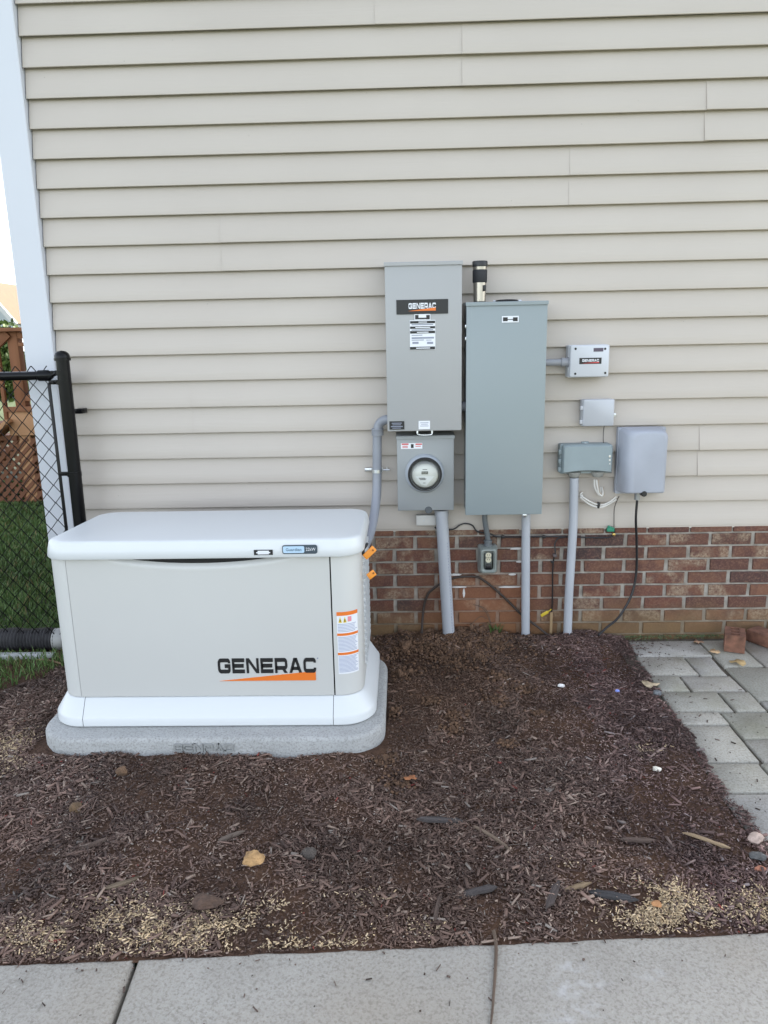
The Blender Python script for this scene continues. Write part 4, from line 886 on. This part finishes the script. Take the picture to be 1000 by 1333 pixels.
for k in range(14): plank('baluster', (-3.63+k*.115, DY+.01, ZF+.02), (-3.63+k*.115, DY+.01, ZR-.03), .036, .036)
for k in range(20): plank('baluster', (-3.80, DY+.2+k*.14, ZF+.02), (-3.80, DY+.2+k*.14, ZR-.03), .036, .036)
for k in range(22): plank('deck_board', (-3.88, DY+.07+k*.145, ZF-.012), (-1.0, DY+.07+k*.145, ZF-.012), .138, .026)
plank('rim_board', (-3.88, DY, ZF-.15), (-1.0, DY, ZF-.15), .04, .25, DECKL); plank('rim_board', (-3.89, DY, ZF-.15), (-3.89, DY+3.2, ZF-.15), .04, .25, DECKL); plank('band_board', (-3.9, DY-.03, ZF-.015), (-1.0, DY-.03, ZF-.015), .03, .05)
for x in (-3.78, -2.3): plank('support_post', (x, DY+.08, 0), (x, DY+.08, ZF-.03), .12, .12, DECKL if x < -3 else DECK)
lat0 = B()
for k in range(44):
    for s in (-1, 1):
        x = -5.4+k*.09; a, b = (x, DY+.02-.006*s, .0), (x+s*.66, DY+.02-.006*s, .66)
        bar(lat0, a, b, .035, .009, (0, 1, 0))
l1 = obj('lattice', lat0, LATT, dk, False); l1['kind'] = 'stuff'
lat1 = B()
for k in range(20):
    for s in (-1, 1):
        x = -3.6+k*.09; bar(lat1, (x, DY+.7-.006*s, 0), (x+s*.66, DY+.7-.006*s, .66), .035, .009, (0, 1, 0))
l2 = obj('lattice', lat1, LATW, dk, False); l2['kind'] = 'stuff'; l2['label'] = 'paler lattice set back beside the deck post'
plank('lattice_rail', (-5.4, DY, ZF-.30), (-3.84, DY, ZF-.30), .03, .05, LATT)
# stair going down to the left
for s in (DY+.02, DY+1.0): plank('stair_stringer', (-3.86, s, ZF-.12), (-5.0, s, -.05), .04, .26, DECKL, up=(0, 1, 0))
for k in range(5): plank('stair_tread', (-4.0-k*.21, DY-.01, ZF-.17-k*.18), (-4.0-k*.21, DY+1.03, ZF-.17-k*.18), .27, .035)
plank('hand_rail', (-3.80, DY+.0, ZR-.03), (-4.95, DY+.0, ZR-.98), .09, .04, up=(0, 1, 0))
for k in range(7): x = -3.92-k*.13; plank('stair_baluster', (x, DY, ZF-.02-(-3.8-x)*.83), (x, DY, ZR-.05-(-3.8-x)*.83), .036, .036)
plank('railing_post', (-4.85, DY, 0), (-4.85, DY, 1.0), .10, .10)

nb = thing('neighbour_house', (-13, 22, 0), 'neighbouring house with sunlit tan roof and small white-trimmed gable', 'house')
bm = B(); box(bm, (-22, 22.5, -.1), (-7, 32, 2.4)); obj('wall', bm, mat('cream_siding', (.62, .55, .42), .7), nb, False)
def roofs(name, pts, faces, m, par=nb):
    bm = B(); vs = [bm.verts.new(p) for p in pts]
    for f in faces: bm.faces.new([vs[i] for i in f])
    return obj(name, bm, m, par, False)
roofs('roof', [(-22.5, 21.8, 2.25), (-6.5, 21.8, 2.25), (-6.5, 32.5, 2.25), (-22.5, 32.5, 2.25), (-22, 26, 3.62), (-7, 26, 3.62)], [(0, 1, 5, 4), (2, 3, 4, 5), (0, 4, 3), (1, 2, 5), (3, 2, 1, 0)], ROOFN)
ge, gm_ = WY(22, 421, 20.2), WY(0, 396, 20.2); sl = (gm_.z-ge.z)/(ge.x-gm_.x); gxc = ge.x-1.05; gz = ge.z+1.05*sl
roofs('gable_wall', [(gxc-.9, 20.4, 0), (gxc+.9, 20.4, 0), (gxc+.9, 20.4, ge.z+.15), (gxc, 20.4, gz-.2), (gxc-.9, 20.4, ge.z+.15), (gxc+.9, 22.5, 0), (gxc+.9, 22.5, ge.z)], [(0, 1, 2, 3, 4), (1, 5, 6, 2)], NWALL)
roofs('gable_roof', [(gxc-1.05, 20.2, ge.z), (gxc, 20.2, gz), (gxc+1.05, 20.2, ge.z), (gxc-1.05, 24, ge.z), (gxc, 24, gz), (gxc+1.05, 24, ge.z)], [(0, 1, 4, 3), (1, 2, 5, 4)], ROOFN)
for q in (-1, 1):
    bm = B(); bar(bm, (gxc, 20.12, gz-.04), (gxc+q*1.05, 20.12, ge.z-.04), .14, .10, (0, 1, 0)); obj('gable_trim', bm, mat('gable_white', (.5, .5, .5), .6), nb, False)
bm = B(); box(bm, (-13.15, 25.4, 3.4), (-13.0, 25.6, 3.78)); obj('vent_pipe', bm, mat('vent_pipe', (.1, .09, .08), .6), nb)
def leaf_cloud(c, rad, n, size, seed):
    r = np.random.default_rng(seed); d = r.normal(size=(n, 3)); d /= np.linalg.norm(d, axis=1)[:, None]; k = r.uniform(.25, 1, (n, 1))**.5
    lump = 1+.25*np.sin(d[:, :1]*5+seed)*np.cos(d[:, 1:2]*6)+.18*np.sin(d[:, 2:3]*9); p = np.array(c)+d*k*lump*np.array(rad)
    a = r.normal(size=(n, 3)); a /= np.linalg.norm(a, axis=1)[:, None]; b = np.cross(a, r.normal(size=(n, 3))); b /= np.linalg.norm(b, axis=1)[:, None]; s = size*r.uniform(.6, 1.4, (n, 1))
    V = np.stack([p-a*s, p+b*s*.5, p+a*s, p-b*s*.5], 1).reshape(-1, 3); F = np.arange(n*4).reshape(-1, 4); t = np.repeat(np.array([.075, .115, .03])*r.uniform(.5, 1.5, (n, 1))*np.array([1, 1, 1]), 4, 0); return V, F, t
def bush(name, label, cat, c, rad, n, size, seed, th):
    t = thing(name, (c[0], c[1], 0), label, cat); V, F, ti = leaf_cloud(np.array(c)-np.array([c[0], c[1], 0]), rad, n, size, seed); me = np_mesh('foliage', V, F, GRASSM, ti); link('crown', me, None, t)
    bm = B(); tube(bm, smooth_pts([(c[0], c[1], -.05), (c[0]+.05, c[1], c[2]*.5), (c[0], c[1], c[2])], 4), [th-(th*.6)*k/8 for k in range(9)], 8); obj('trunk', bm, BARK, t); return t
bush('shrub', 'leafy green shrub behind the deck railing at far left', 'shrub', (-9.6, 13.5, 1.15), (1.0, .9, .85), 12000, .07, 5, .06)
bush('tree', 'green tree top just showing above the tan roof', 'tree', (-18.4, 36, 2.4), (2.0, 2.0, 1.15), 7000, .16, 8, .2)

# ================================================================== GRASS
def grass(name, n, xr, yr, hgt, keep, seed):
    r = np.random.default_rng(seed); x = r.uniform(*xr, n); y = r.uniform(*yr, n); k = keep(x, y); x, y = x[k], y[k]; n = len(x)
    h = hgt*r.uniform(.5, 1.3, n); a = r.uniform(0, 2*np.pi, n); wd = r.uniform(.0018, .0038, n)*(1+np.clip(y, 0, 4)*.35); ln = r.uniform(.2, .9, n)*h; la = r.uniform(0, 2*np.pi, n)
    z = np.where(y < .2, bed_h(x, np.minimum(y, -.01)), 0)-.012; z = np.where(x < -4.2, -.036, np.where(x < -1.6, np.maximum(z, -.03), z))
    dx, dy = np.cos(a)*wd, np.sin(a)*wd; lx, ly = np.cos(la)*ln, np.sin(la)*ln
    P0 = np.stack([x-dx, y-dy, z], 1); P1 = np.stack([x+dx, y+dy, z], 1); P2 = np.stack([x+dx*.7+lx*.4, y+dy*.7+ly*.4, z+h*.65], 1); P3 = np.stack([x-dx*.7+lx*.4, y-dy*.7+ly*.4, z+h*.65], 1); P4 = np.stack([x+lx, y+ly, z+h], 1)
    V = np.stack([P0, P1, P2, P3, P4, P4+np.stack([dx*.2, dy*.2, z*0], 1)], 1).reshape(-1, 3); i = (np.arange(n)*6)[:, None]
    F = np.concatenate([i+np.array([[0, 1, 2, 3]]), i+np.array([[3, 2, 5, 4]])], 0)
    g = r.uniform(0, 1, (n, 1)); t = np.array([.055, .115, .03])*(1-g)+np.array([.14, .21, .065])*g; dry = r.uniform(0, 1, n) < .06; t[dry] = (.22, .18, .08)
    patch = vnoise(x, y, 1.6, 77)[:, None]; t = t*(.7+.6*patch)
    me = np_mesh(name, V, F, GRASSM, np.repeat(t, 6, 0)); return tag(link(name, me, None), kind='stuff')
bm = B(); vs = [bm.verts.new(p) for p in ((-9, -.16, -.022), (-1.70, -.16, -.022), (-1.70, 10, -.022), (-9, 10, -.022))]; bm.faces.new(vs); tag(obj('lawn', bm, mat('lawn_earth', (.03, .036, .015), .95, var=(9, .4)), smooth=False), kind='structure')
grass('grass', 230000, (-7.5, -1.55), (-2.2, 5.0), .045, lambda x, y: (y > sw_edge(x)+.02) & ((y > lawn_y(x)+.05*np.sin(x*23)) | (x < -2.4+.08*np.sin(y*9))) & ((y < 0) | (x < -1.83)) & ~((y > -.165) & (y < -.055) & (RNG.uniform(0, 1, len(x)) < .7)), 21)

# ================================================================== MULCH
def bed_points(n, r, pad_gap=.004):
    x = r.uniform(-2.4, 1.16, n); y = r.uniform(-2.14, -.004, n)
    k = (y > sw_edge(x)+.002-.018*vnoise(x, y, 14, 61)*r.uniform(0, 1, len(x))**2) & (x < edge_x(y)) & ~in_pad(x, y, pad_gap) & ~((x < -1.55) & (y > lawn_y(x)-.03))
    return x[k], y[k]
def mulch_tint(x, y, r, n):
    g = r.uniform(0, 1, (n, 1)); g = g**1.3; c = np.array([.058, .036, .030])*(1-g)+np.array([.225, .148, .118])*g
    pale = r.uniform(0, 1, n); c[pale > .87] = np.array([.30, .225, .18])*r.uniform(.7, 1.3, ((pale > .87).sum(), 1)); c[pale > .975] = np.array([.36, .31, .27])*r.uniform(.7, 1.2, ((pale > .975).sum(), 1))
    clay = (np.exp(-((x-.12)/.38)**2-((y+.45)/.5)**2)*1.1+vnoise(x, y, 2.5, 9)*.5-.15)[:, None]; clay = np.clip(clay, 0, 1); c = c*(1-.65*clay)+np.array([.14, .082, .052])*(.5+.8*r.uniform(0, 1, (n, 1)))*.65*clay
    purple = np.clip((x-.55)/.3, 0, 1)[:, None]; c = c*(1-purple*np.array([.04, .08, -.02])); 
    red = r.uniform(0, 1, n) < .003+.10*np.exp(-((x-.80)/.09)**2-((y+.40)/.09)**2); c[red] = np.array([.20, .045, .035])*r.uniform(.6, 1.4, (red.sum(), 1)); return c
r = np.random.default_rng(5); x, y = bed_points(300000, r); n = len(x)
bare = vnoise(x, y, 3.1, 41)*.6+vnoise(x, y, 9, 42)*.4+.35*np.exp(-((x-.15)/.35)**2-((y+.5)/.45)**2)
kind = r.uniform(0, 1, n); k = ~((bare > .56+.05*r.uniform(-1, 1, n)) & (r.uniform(0, 1, n) < .80) & (kind > .22)); x, y, kind = x[k], y[k], kind[k]; n = len(x)
L = r.uniform(.003, .010, n); Wd = r.uniform(.0015, .0045, n)                                   # crumbs
q = kind > .50; L[q] = r.uniform(.008, .020, q.sum()); Wd[q] = r.uniform(.0012, .0036, q.sum())     # shreds
q = kind > .90; L[q] = r.uniform(.02, .055, q.sum()); Wd[q] = r.uniform(.0010, .0028, q.sum())     # long fibres
q = kind > .968; L[q] = r.uniform(.018, .045, q.sum()); Wd[q] = r.uniform(.004, .009, q.sum())    # flat chips
T = Wd*r.uniform(.25, .7, n); big = kind > .968; tn = mulch_tint(x, y, r, n); lum = tn.mean(1); q = (kind > .9) & (lum > .20); tn[q] *= (.20/lum[q])[:, None]
z = bed_h(x, y)+r.uniform(-.004, .005, n)+np.where(big, .003, 0)
V, F, t = chips(np.stack([x, y, z], 1), L, Wd, T, r.uniform(0, 2*np.pi, n), r.normal(0, .27, n), r.normal(0, .5, n), tn*(.62+.76*vnoise(x, y, 5.5, 88))[:, None])
tag(link('mulch', np_mesh('mulch', V, F, CHIP, t), None), kind='stuff')
# pale sawdust left near the sidewalk
SP = [(205, 1212, .10, .045, 1500), (275, 1222, .08, .035, 900), (70, 1225, .16, .035, 1500), (165, 1193, .07, .04, 420), (345, 1200, .05, .04, 350), (18, 968, .05, .05, 800), (4, 995, .05, .05, 300), (400, 1234, .10, .012, 300), (475, 1237, .06, .010, 200), (555, 1205, .035, .02, 130),
      (872, 1186, .08, .035, 2100), (835, 1200, .05, .025, 500), (992, 1192, .045, .045, 900), (845, 980, .035, .025, 120), (480, 1170, .1, .03, 70), (745, 1130, .04, .015, 40)]
px = []
for (u, v, sx, sy, n) in SP:
    c = GZ(u, v); px.append(np.stack([r.normal(c.x, sx*.75, n)+r.normal(0, .05, n)*(r.uniform(0, 1, n) < .3), r.normal(c.y, sy*.95, n)+r.normal(0, .04, n)*(r.uniform(0, 1, n) < .3)], 1))
px = np.concatenate(px); px = px[vnoise(px[:, 0], px[:, 1], 16, 31)*.6+vnoise(px[:, 0], px[:, 1], 40, 32)*.4 > .40+.12*r.uniform(-1, 1, len(px))]; k = (px[:, 1] > sw_edge(px[:, 0])+.005) & ~in_pad(px[:, 0], px[:, 1], .01) & (px[:, 0] < edge_x(px[:, 1])); px = px[k]; n = len(px)
z = bed_h(px[:, 0], px[:, 1])+r.uniform(-.001, .008, n)
V, F, t = chips(np.stack([px[:, 0], px[:, 1], z], 1), r.uniform(.002, .007, n)+r.uniform(0, .012, n)*(r.uniform(0, 1, n) < .4), r.uniform(.0012, .0042, n), r.uniform(.0006, .0016, n), r.uniform(0, 6.28, n), r.normal(0, .3, n), r.normal(0, .3, n), np.array([.58, .46, .31])*r.uniform(.35, 1.3, (n, 1))*(1-np.array([0, .08, .2])*r.uniform(0, 1, (n, 1))))
tag(link('sawdust', np_mesh('sawdust', V, F, CHIP, t), None), kind='stuff')
# crumbs blown onto the sidewalk and patio
n = 95; xs_ = r.uniform(-1.3, 1.4, n); ys_ = sw_edge(xs_)-r.exponential(.13, n); zz = np.full(n, .0055)
xp = 1.10+r.exponential(.12, 260); yp_ = np.where(r.uniform(0, 1, 260) < .75, -r.exponential(.16, 260)-.02, r.uniform(-1.5, 0, 260)); kk = (yp_ > -1.55); xp, yp_ = xp[kk], yp_[kk]
x, y = np.concatenate([xs_, xp]), np.concatenate([ys_, yp_]); n = len(x); z = np.concatenate([zz, np.full(len(xp), .0045)])
V, F, t = chips(np.stack([x, y, z], 1), r.uniform(.002, .007, n)+r.uniform(0, .016, n)**1.0*(r.uniform(0, 1, n) < .4), r.uniform(.0012, .005, n), r.uniform(.001, .003, n), r.uniform(0, 6.28, n), r.normal(0, .06, n), r.normal(0, .2, n), np.array([.08, .055, .045])*r.uniform(.5, 1.8, (n, 1)))
tag(link('mulch_crumbs', np_mesh('mulch_crumbs', V, F, CHIP, t), None), kind='stuff')

# larger pieces that can be told apart
def bark_piece(u, v, L, wd, ang, col, label, name='wood_chunk', curve=0.):
    """a torn sliver: straight grain, broken ends, hard edges"""
    rr = random.Random(int(u*7+v)); p = GZ(u, v); p.z = float(bed_h(p.x, p.y))+.006; bm = B(); n = 6; a = R(ang); rows = []
    d = Vector((math.cos(a), math.sin(a), 0)); s = Vector((-d.y, d.x, 0)); thin = name == 'twig'; e0, e1 = rr.uniform(.25, .7), rr.uniform(.15, .5); sk = [rr.uniform(-.5, .5) for _ in range(2)]
    for k in range(n+1):
        t = k/n-.5; end = e0 if k == 0 else e1 if k == n else 1; wv = wd*end*rr.uniform(.85, 1.12); hv = wd*(.75 if thin else .34)*(end*.5+.5)*rr.uniform(.8, 1.2)
        c = p+d*L*t+s*(curve*(1-4*t*t)*L+rr.uniform(-.06, .06)*wd)+Vector((0, 0, rr.uniform(-.001, .001)+.012*L*t))
        rows.append([c+s*wv*(.5*q0)+d*q0*wd*(sk[0] if k == 0 else sk[1] if k == n else 0)+Vector((0, 0, hv*q1)) for q0, q1 in ((-1, -.5), (1, -.5), (1, .35), (.25, .6), (-.35, .42), (-1, .5))])
    loft(bm, rows); dk = tuple(c*.55 for c in col)
    m = mat('chunk_%d_%d' % (u, v), col, .85, spec=.2); nn, pr = nodes_of(m); ca, sa = math.cos(a), math.sin(a)
    g = pos_noise(nn, 60, (1, 1, 1), 5, .7); mp = g.inputs['Vector'].links[0].from_node; mp.vector_type = 'TEXTURE'; mp.inputs['Rotation'].default_value = (0, 0, a); mp.inputs['Scale'].default_value = (9, .6, 1)
    nn.links.new(mixc(nn, mrange(nn, g.outputs[0], .3, .7), dk, tuple(min(1, c*1.35) for c in col)), pr.inputs['Base Color'])
    b = nn.nodes.new('ShaderNodeBump'); b.inputs['Strength'].default_value = .8; b.inputs['Distance'].default_value = .004; nn.links.new(g.outputs[0], b.inputs['Height']); nn.links.new(b.outputs[0], pr.inputs['Normal'])
    return tag(obj(name, bm, m, loc=tuple(p), angle=22), label, 'wood piece')
DKW, MDW, PLW = (.075, .066, .064), (.11, .08, .066), (.30, .22, .14)
bark_piece(575, 1071, .14, .026, -8, DKW, 'broad flat dark wood chunk lying alone in the middle of the mulch')
bark_piece(571, 1185, .11, .012, 78, MDW, 'thin upright-lying twig near the sidewalk below the middle of the mulch', 'twig', .03)
bark_piece(796, 1173, .13, .026, -14, (.06, .058, .06), 'blackish wood chunk beside the largest sawdust patch at right')
bark_piece(751, 1166, .08, .016, 22, (.22, .16, .10), 'tan wood splinter left of the blackish chunk at right', 'wood_splinter')
bark_piece(920, 1103, .13, .014, -35, PLW, 'long pale wood splinter near the patio front corner', 'wood_splinter')
bark_piece(830, 1099, .10, .018, -4, MDW, 'brown wood chunk left of the long pale splinter')
bark_piece(160, 1155, .09, .016, 28, (.17, .13, .09), 'grey-tan wood splinter left of the tan rock', 'wood_splinter')
bark_piece(622, 1168, .11, .022, 18, DKW, 'dark wood chunk with pale broken end near the sidewalk')
bark_piece(120, 1110, .10, .012, 45, MDW, 'bent brown twig in the mulch below the pad at left', 'twig', .06)
bark_piece(640, 1100, .15, .010, -50, (.16, .12, .09), 'slender grey-brown twig right of the broad dark chunk', 'twig', .05)
bark_piece(300, 1090, .08, .018, 35, (.14, .11, .09), 'short grey wood chunk just above the tan rock')
bark_piece(65, 865, .17, .010, -22, (.26, .18, .11), 'thin tan root along the grass edge beside the generator', 'twig', .05)
bark_piece(720, 1177, .10, .022, 65, (.08, .065, .06), 'dark wood chunk standing steeply left of the tan splinter')
def stone(u, v, rad, col, label, name, cat, sq=(1, .85, .75), jit=.25, dz=0):
    p = GZ(u, v); p.z = float(bed_h(p.x, p.y))+rad*.35+dz; bm = B(); icos(bm, p, rad, 3, jit, sq); return tag(obj(name, bm, mat('stone_%d_%d' % (u, v), col, .9, var=(45, .45), bump=(90, 1.0)), loc=tuple(p), angle=16), label, cat)
stone(330, 1131, .032, (.36, .22, .10), 'angular tan rock lying on the mulch in front of the generator', 'rock', 'rock', (1.1, .8, .75), .3)
stone(403, 1117, .026, (.07, .058, .05), 'small dark stone to the right of the tan rock', 'stone', 'stone')
stone(272, 1182, .036, (.085, .052, .037), 'reddish-brown dirt clod between the sawdust patches', 'dirt_clod', 'dirt clod', (1.25, .9, .5), .3)
stone(100, 1056, .026, (.12, .075, .04), 'brown dirt clod in the mulch below the pad at left', 'dirt_clod', 'dirt clod')
stone(160, 1012, .024, (.12, .07, .04), 'brown dirt clod right under the pad front edge', 'dirt_clod', 'dirt clod')
stone(731, 893, .018, (.75, .73, .70), 'white pebble among reddish chips in front of the panel pipe', 'pebble', 'pebble', (1, .7, .5))
stone(855, 1003, .016, (.72, .68, .58), 'cream pebble beside a small sawdust patch near the patio', 'pebble', 'pebble', (1.1, .8, .6))
stone(803, 900, .014, (.25, .32, .75), 'small bright blue scrap in the mulch near the patio', 'plastic_scrap', 'scrap', (1, .6, .7), .4)
stone(983, 1099, .025, (.42, .32, .27), 'pinkish pebble at the front corner of the patio', 'pebble', 'pebble')
stone(990, 1138, .016, (.38, .16, .10), 'orange pebble near the right end of the sidewalk', 'pebble', 'pebble', (1.2, .7, .5))
stone(985, 1122, .022, (.09, .09, .088), 'dark grey pebble between the pinkish and the orange pebbles', 'pebble', 'pebble', (1.2, .8, .5))
stone(856, 906, .020, (.16, .17, .18), 'grey pebble at the patio edge under the round pale leaf', 'pebble', 'pebble', (1, .8, .7))
stone(855, 1185, .014, (.36, .18, .08), 'rusty brown pebble above the largest sawdust patch', 'pebble', 'pebble', (1.2, .8, .6))
# clay clods dug up round the meter pipe
cl = []
for k in range(5):
    b = B(); icos(b, (0, 0, 0), 1, 3, .5, (1.15, 1, .8)); bmesh.ops.recalc_face_normals(b, faces=b.faces); me = bpy.data.meshes.new('clay_clod'); b.to_mesh(me); b.free(); me.materials.append(mat('clay_clod', (.12, .068, .04), .95, var=(55, .5), bump=(140, 1.0))); cl.append(me)
spots = [(525, 812, .03), (540, 835, .022), (622, 812, .04), (612, 820, .03), (632, 832, .03), (600, 838, .025), (645, 838, .022), (560, 828, .028), (570, 845, .024), (548, 850, .02), (530, 852, .03), (655, 850, .018), (610, 850, .028), (625, 862, .02), (575, 862, .022), (520, 885, .028), (535, 880, .022), (678, 898, .026), (650, 885, .018), (597, 872, .018), (648, 916, .02), (594, 936, .018), (512, 935, .018), (590, 952, .018), (560, 920, .016), (700, 930, .014), (502, 990, .018), (517, 1016, .02), (660, 970, .013), (485, 840, .03), (493, 868, .026), (552, 815, .025), (596, 818, .022), (637, 846, .024)]
for i, (u, v, rad) in enumerate(spots):
    p = GZ(u, v); p.y = min(p.y, -.03); p.z = float(bed_h(p.x, p.y))+rad*.2; o = link('clay_clod', cl[i % 5], None, None, p); s = rad*random.uniform(.8, 1.1); o.scale = (s, s, s*.85); o.rotation_euler = (random.uniform(0, 6), random.uniform(0, 6), random.uniform(0, 6))
    tag(o, 'rough brown clay clod dug up around the foot of the thick meter pipe', 'dirt clod', 'clay clods around the meter pipe')
cx_, cy_, n = [], [], 0
for (u, v, rad) in spots:
    p = GZ(u, v); k = int(1600*rad/.03*.05)+40; cx_.append(r.normal(p.x, rad*1.5, k)); cy_.append(np.minimum(r.normal(p.y, rad*1.3, k), -.012))
cx_ = np.concatenate(cx_+[r.normal(.22, .22, 1500)]); cy_ = np.concatenate(cy_+[-np.abs(r.normal(.0, .22, 1500))-.012]); k = ~in_pad(cx_, cy_, .01); cx_, cy_ = cx_[k], cy_[k]; n = len(cx_)
sz = r.uniform(.004, .013, n); V, F, t = chips(np.stack([cx_, cy_, bed_h(cx_, cy_)+sz*.4], 1), sz, sz*r.uniform(.6, 1, n), sz*r.uniform(.5, .9, n), r.uniform(0, 6.28, n), r.normal(0, .6, n), r.normal(0, .6, n), np.array([.125, .070, .040])*r.uniform(.5, 1.3, (n, 1)))
tag(link('clay_crumbs', np_mesh('clay_crumbs', V, F, CHIP, t), None), kind='stuff')
n = 900; mx_ = r.uniform(1.12, 1.75, n); my_ = -.006-r.exponential(.012, n); k = r.uniform(0, 1, n) < .25+.75*vnoise(mx_, my_, 9, 51); mx_, my_ = mx_[k], my_[k]; n = len(mx_)
V, F, t = chips(np.stack([mx_, my_, .006+r.uniform(0, .006, n)], 1), r.uniform(.004, .014, n), r.uniform(.002, .005, n), r.uniform(.001, .003, n), r.uniform(0, 6.28, n), r.normal(0, .5, n), r.normal(0, .5, n), np.array([.13, .165, .075])*r.uniform(.4, 1.3, (n, 1)))
tag(link('moss', np_mesh('moss', V, F, CHIP, t), None), kind='stuff')
# spindly weed at the wall
wp = GZ(640, 822); wd_ = thing('weed', (wp.x, -.05, .02), 'small green weed growing at the brick wall between two pipes', 'weed')
bm = B(); r2 = random.Random(3)
for k in range(40):
    a = r2.uniform(0, 6.28); l_ = r2.uniform(.03, .085); p0 = Vector((wp.x+r2.uniform(-.02, .02), -.05+r2.uniform(-.015, .015), .03)); p1 = p0+Vector((math.cos(a)*l_*.6, math.sin(a)*l_*.35, l_)); s = Vector((-math.sin(a), math.cos(a), 0))*.0035
    vs = [bm.verts.new(q_) for q_ in (p0-s*.4, p0+s*.4, p0.lerp(p1, .6)+s, p1, p0.lerp(p1, .6)-s)]; bm.faces.new(vs)
obj('leaf_tuft', bm, LEAF, wd_, False)
bm = B()
for pp in ([W_(640, 815, -.05), W_(636, 800, -.03), W_(630, 791, -.015), W_(616, 787, -.01)], [W_(634, 806, -.04), W_(625, 803, -.02), W_(612, 814, -.03)], [W_(640, 815, -.05), W_(632, 796, -.02), W_(622, 788, -.012)]): tube(bm, smooth_pts(pp, 5), .0016, 5)
obj('stem', bm, BARK, wd_)
# ================================================================== ON THE PATIO AND SIDEWALK
CB = mat('cored_brick', (.19, .09, .058), .9, var=(30, .5), bump=(120, 1.0))
def loose_brick(name, label, c, yaw, L, wd, ht, cores):
    """lower half box plus a top plate with slots between ribs"""
    t = thing(name, c, label, 'brick'); M = Matrix.Translation(c) @ Matrix.Rotation(R(yaw), 4, 'Z'); bm = B()
    if not cores: obox(bm, M @ Matrix.Translation((0, 0, ht/2)), (wd, L, ht), .004); obj('brick_body', bm, CB, t); return t
    obox(bm, M @ Matrix.Translation((0, 0, (ht-.03)/2)), (wd, L, ht-.03)); sl = wd*.42; n = cores
    for s in (-1, 1): obox(bm, M @ Matrix.Translation((s*(wd/4+sl/4), 0, ht-.0149)), ((wd-sl)/2, L, .0302))
    ys_ = [-L/2+L*(k)/(n) for k in range(n+1)]; rib = L/n*.42
    for k in range(n+1):
        y0 = max(-L/2, ys_[k]-rib/2); y1 = min(L/2, ys_[k]+rib/2); obox(bm, M @ Matrix.Translation((0, (y0+y1)/2, ht-.0151)), (sl-.0004, y1-y0, .0298))
    obj('brick_body', bm, CB, t, False); return t
p = GZ(963, 850.5, .003); loose_brick('loose_brick', 'cored brick standing on the patio against the brick wall', Vector((p.x, p.y+.065, .003)), -22, .12, .092, .088, 3)
p = GZ(1003, 850, .003); loose_brick('loose_brick', 'brick lying flat on the patio at the right picture edge', Vector((p.x+.045, p.y+.10, .003)), 32, .20, .10, .06, 0)
def leaf(u, v, s, col, label, seed):
    p = GZ(u, v, .004); rr = random.Random(seed); bm = B(); c = bm.verts.new(p+Vector((0, 0, .010))); ring = []
    for k in range(12):
        a = k/12*6.283; q_ = s*(1+.35*math.cos(3*a+seed))*rr.uniform(.75, 1.1); ring.append(bm.verts.new(p+Vector((math.cos(a)*q_*1.2, math.sin(a)*q_, .003+rr.uniform(0, .012)))))
    for k in range(12): bm.faces.new((c, ring[k], ring[(k+1) % 12]))
    r_ = bmesh.ops.extrude_face_region(bm, geom=list(bm.faces)); bmesh.ops.translate(bm, verts=[v_ for v_ in r_['geom'] if isinstance(v_, bmesh.types.BMVert)], vec=(0, 0, .0012))
    return tag(obj('dry_leaf', bm, mat('leaf_%d' % u, col, .8, var=(60, .3)), loc=tuple(p), angle=180), label, 'leaf')
leaf(908, 837.5, .020, (.36, .22, .14), 'pinkish dry leaf on the patio close to the brick wall', 1)
leaf(929, 850, .022, (.48, .32, .18), 'curled tan dry leaf left of the standing brick', 2)
leaf(962, 864, .032, (.46, .32, .15), 'flat yellowish dry leaf in front of the standing brick', 4)
leaf(845, 893, .030, (.45, .36, .24), 'pale round leaf lying at the patio edge on the mulch', 6)
leaf(536, 1015, .018, (.30, .12, .05), 'orange-brown leaf crumb in the mulch in front of the pad', 9)
pp = [GZ(643, 1212, .012), GZ(646, 1232, .008), GZ(645, 1262, .006), GZ(643, 1292, .006), GZ(641, 1318, .006), GZ(638, 1345, .006)]
bm = B(); P = smooth_pts(pp, 6); tube(bm, P, [.005-.003*i/len(P) for i in range(len(P))], 7); tag(obj('twig', bm, BARK, loc=tuple(P[0])), 'long thin brown twig lying across the concrete sidewalk', 'twig')
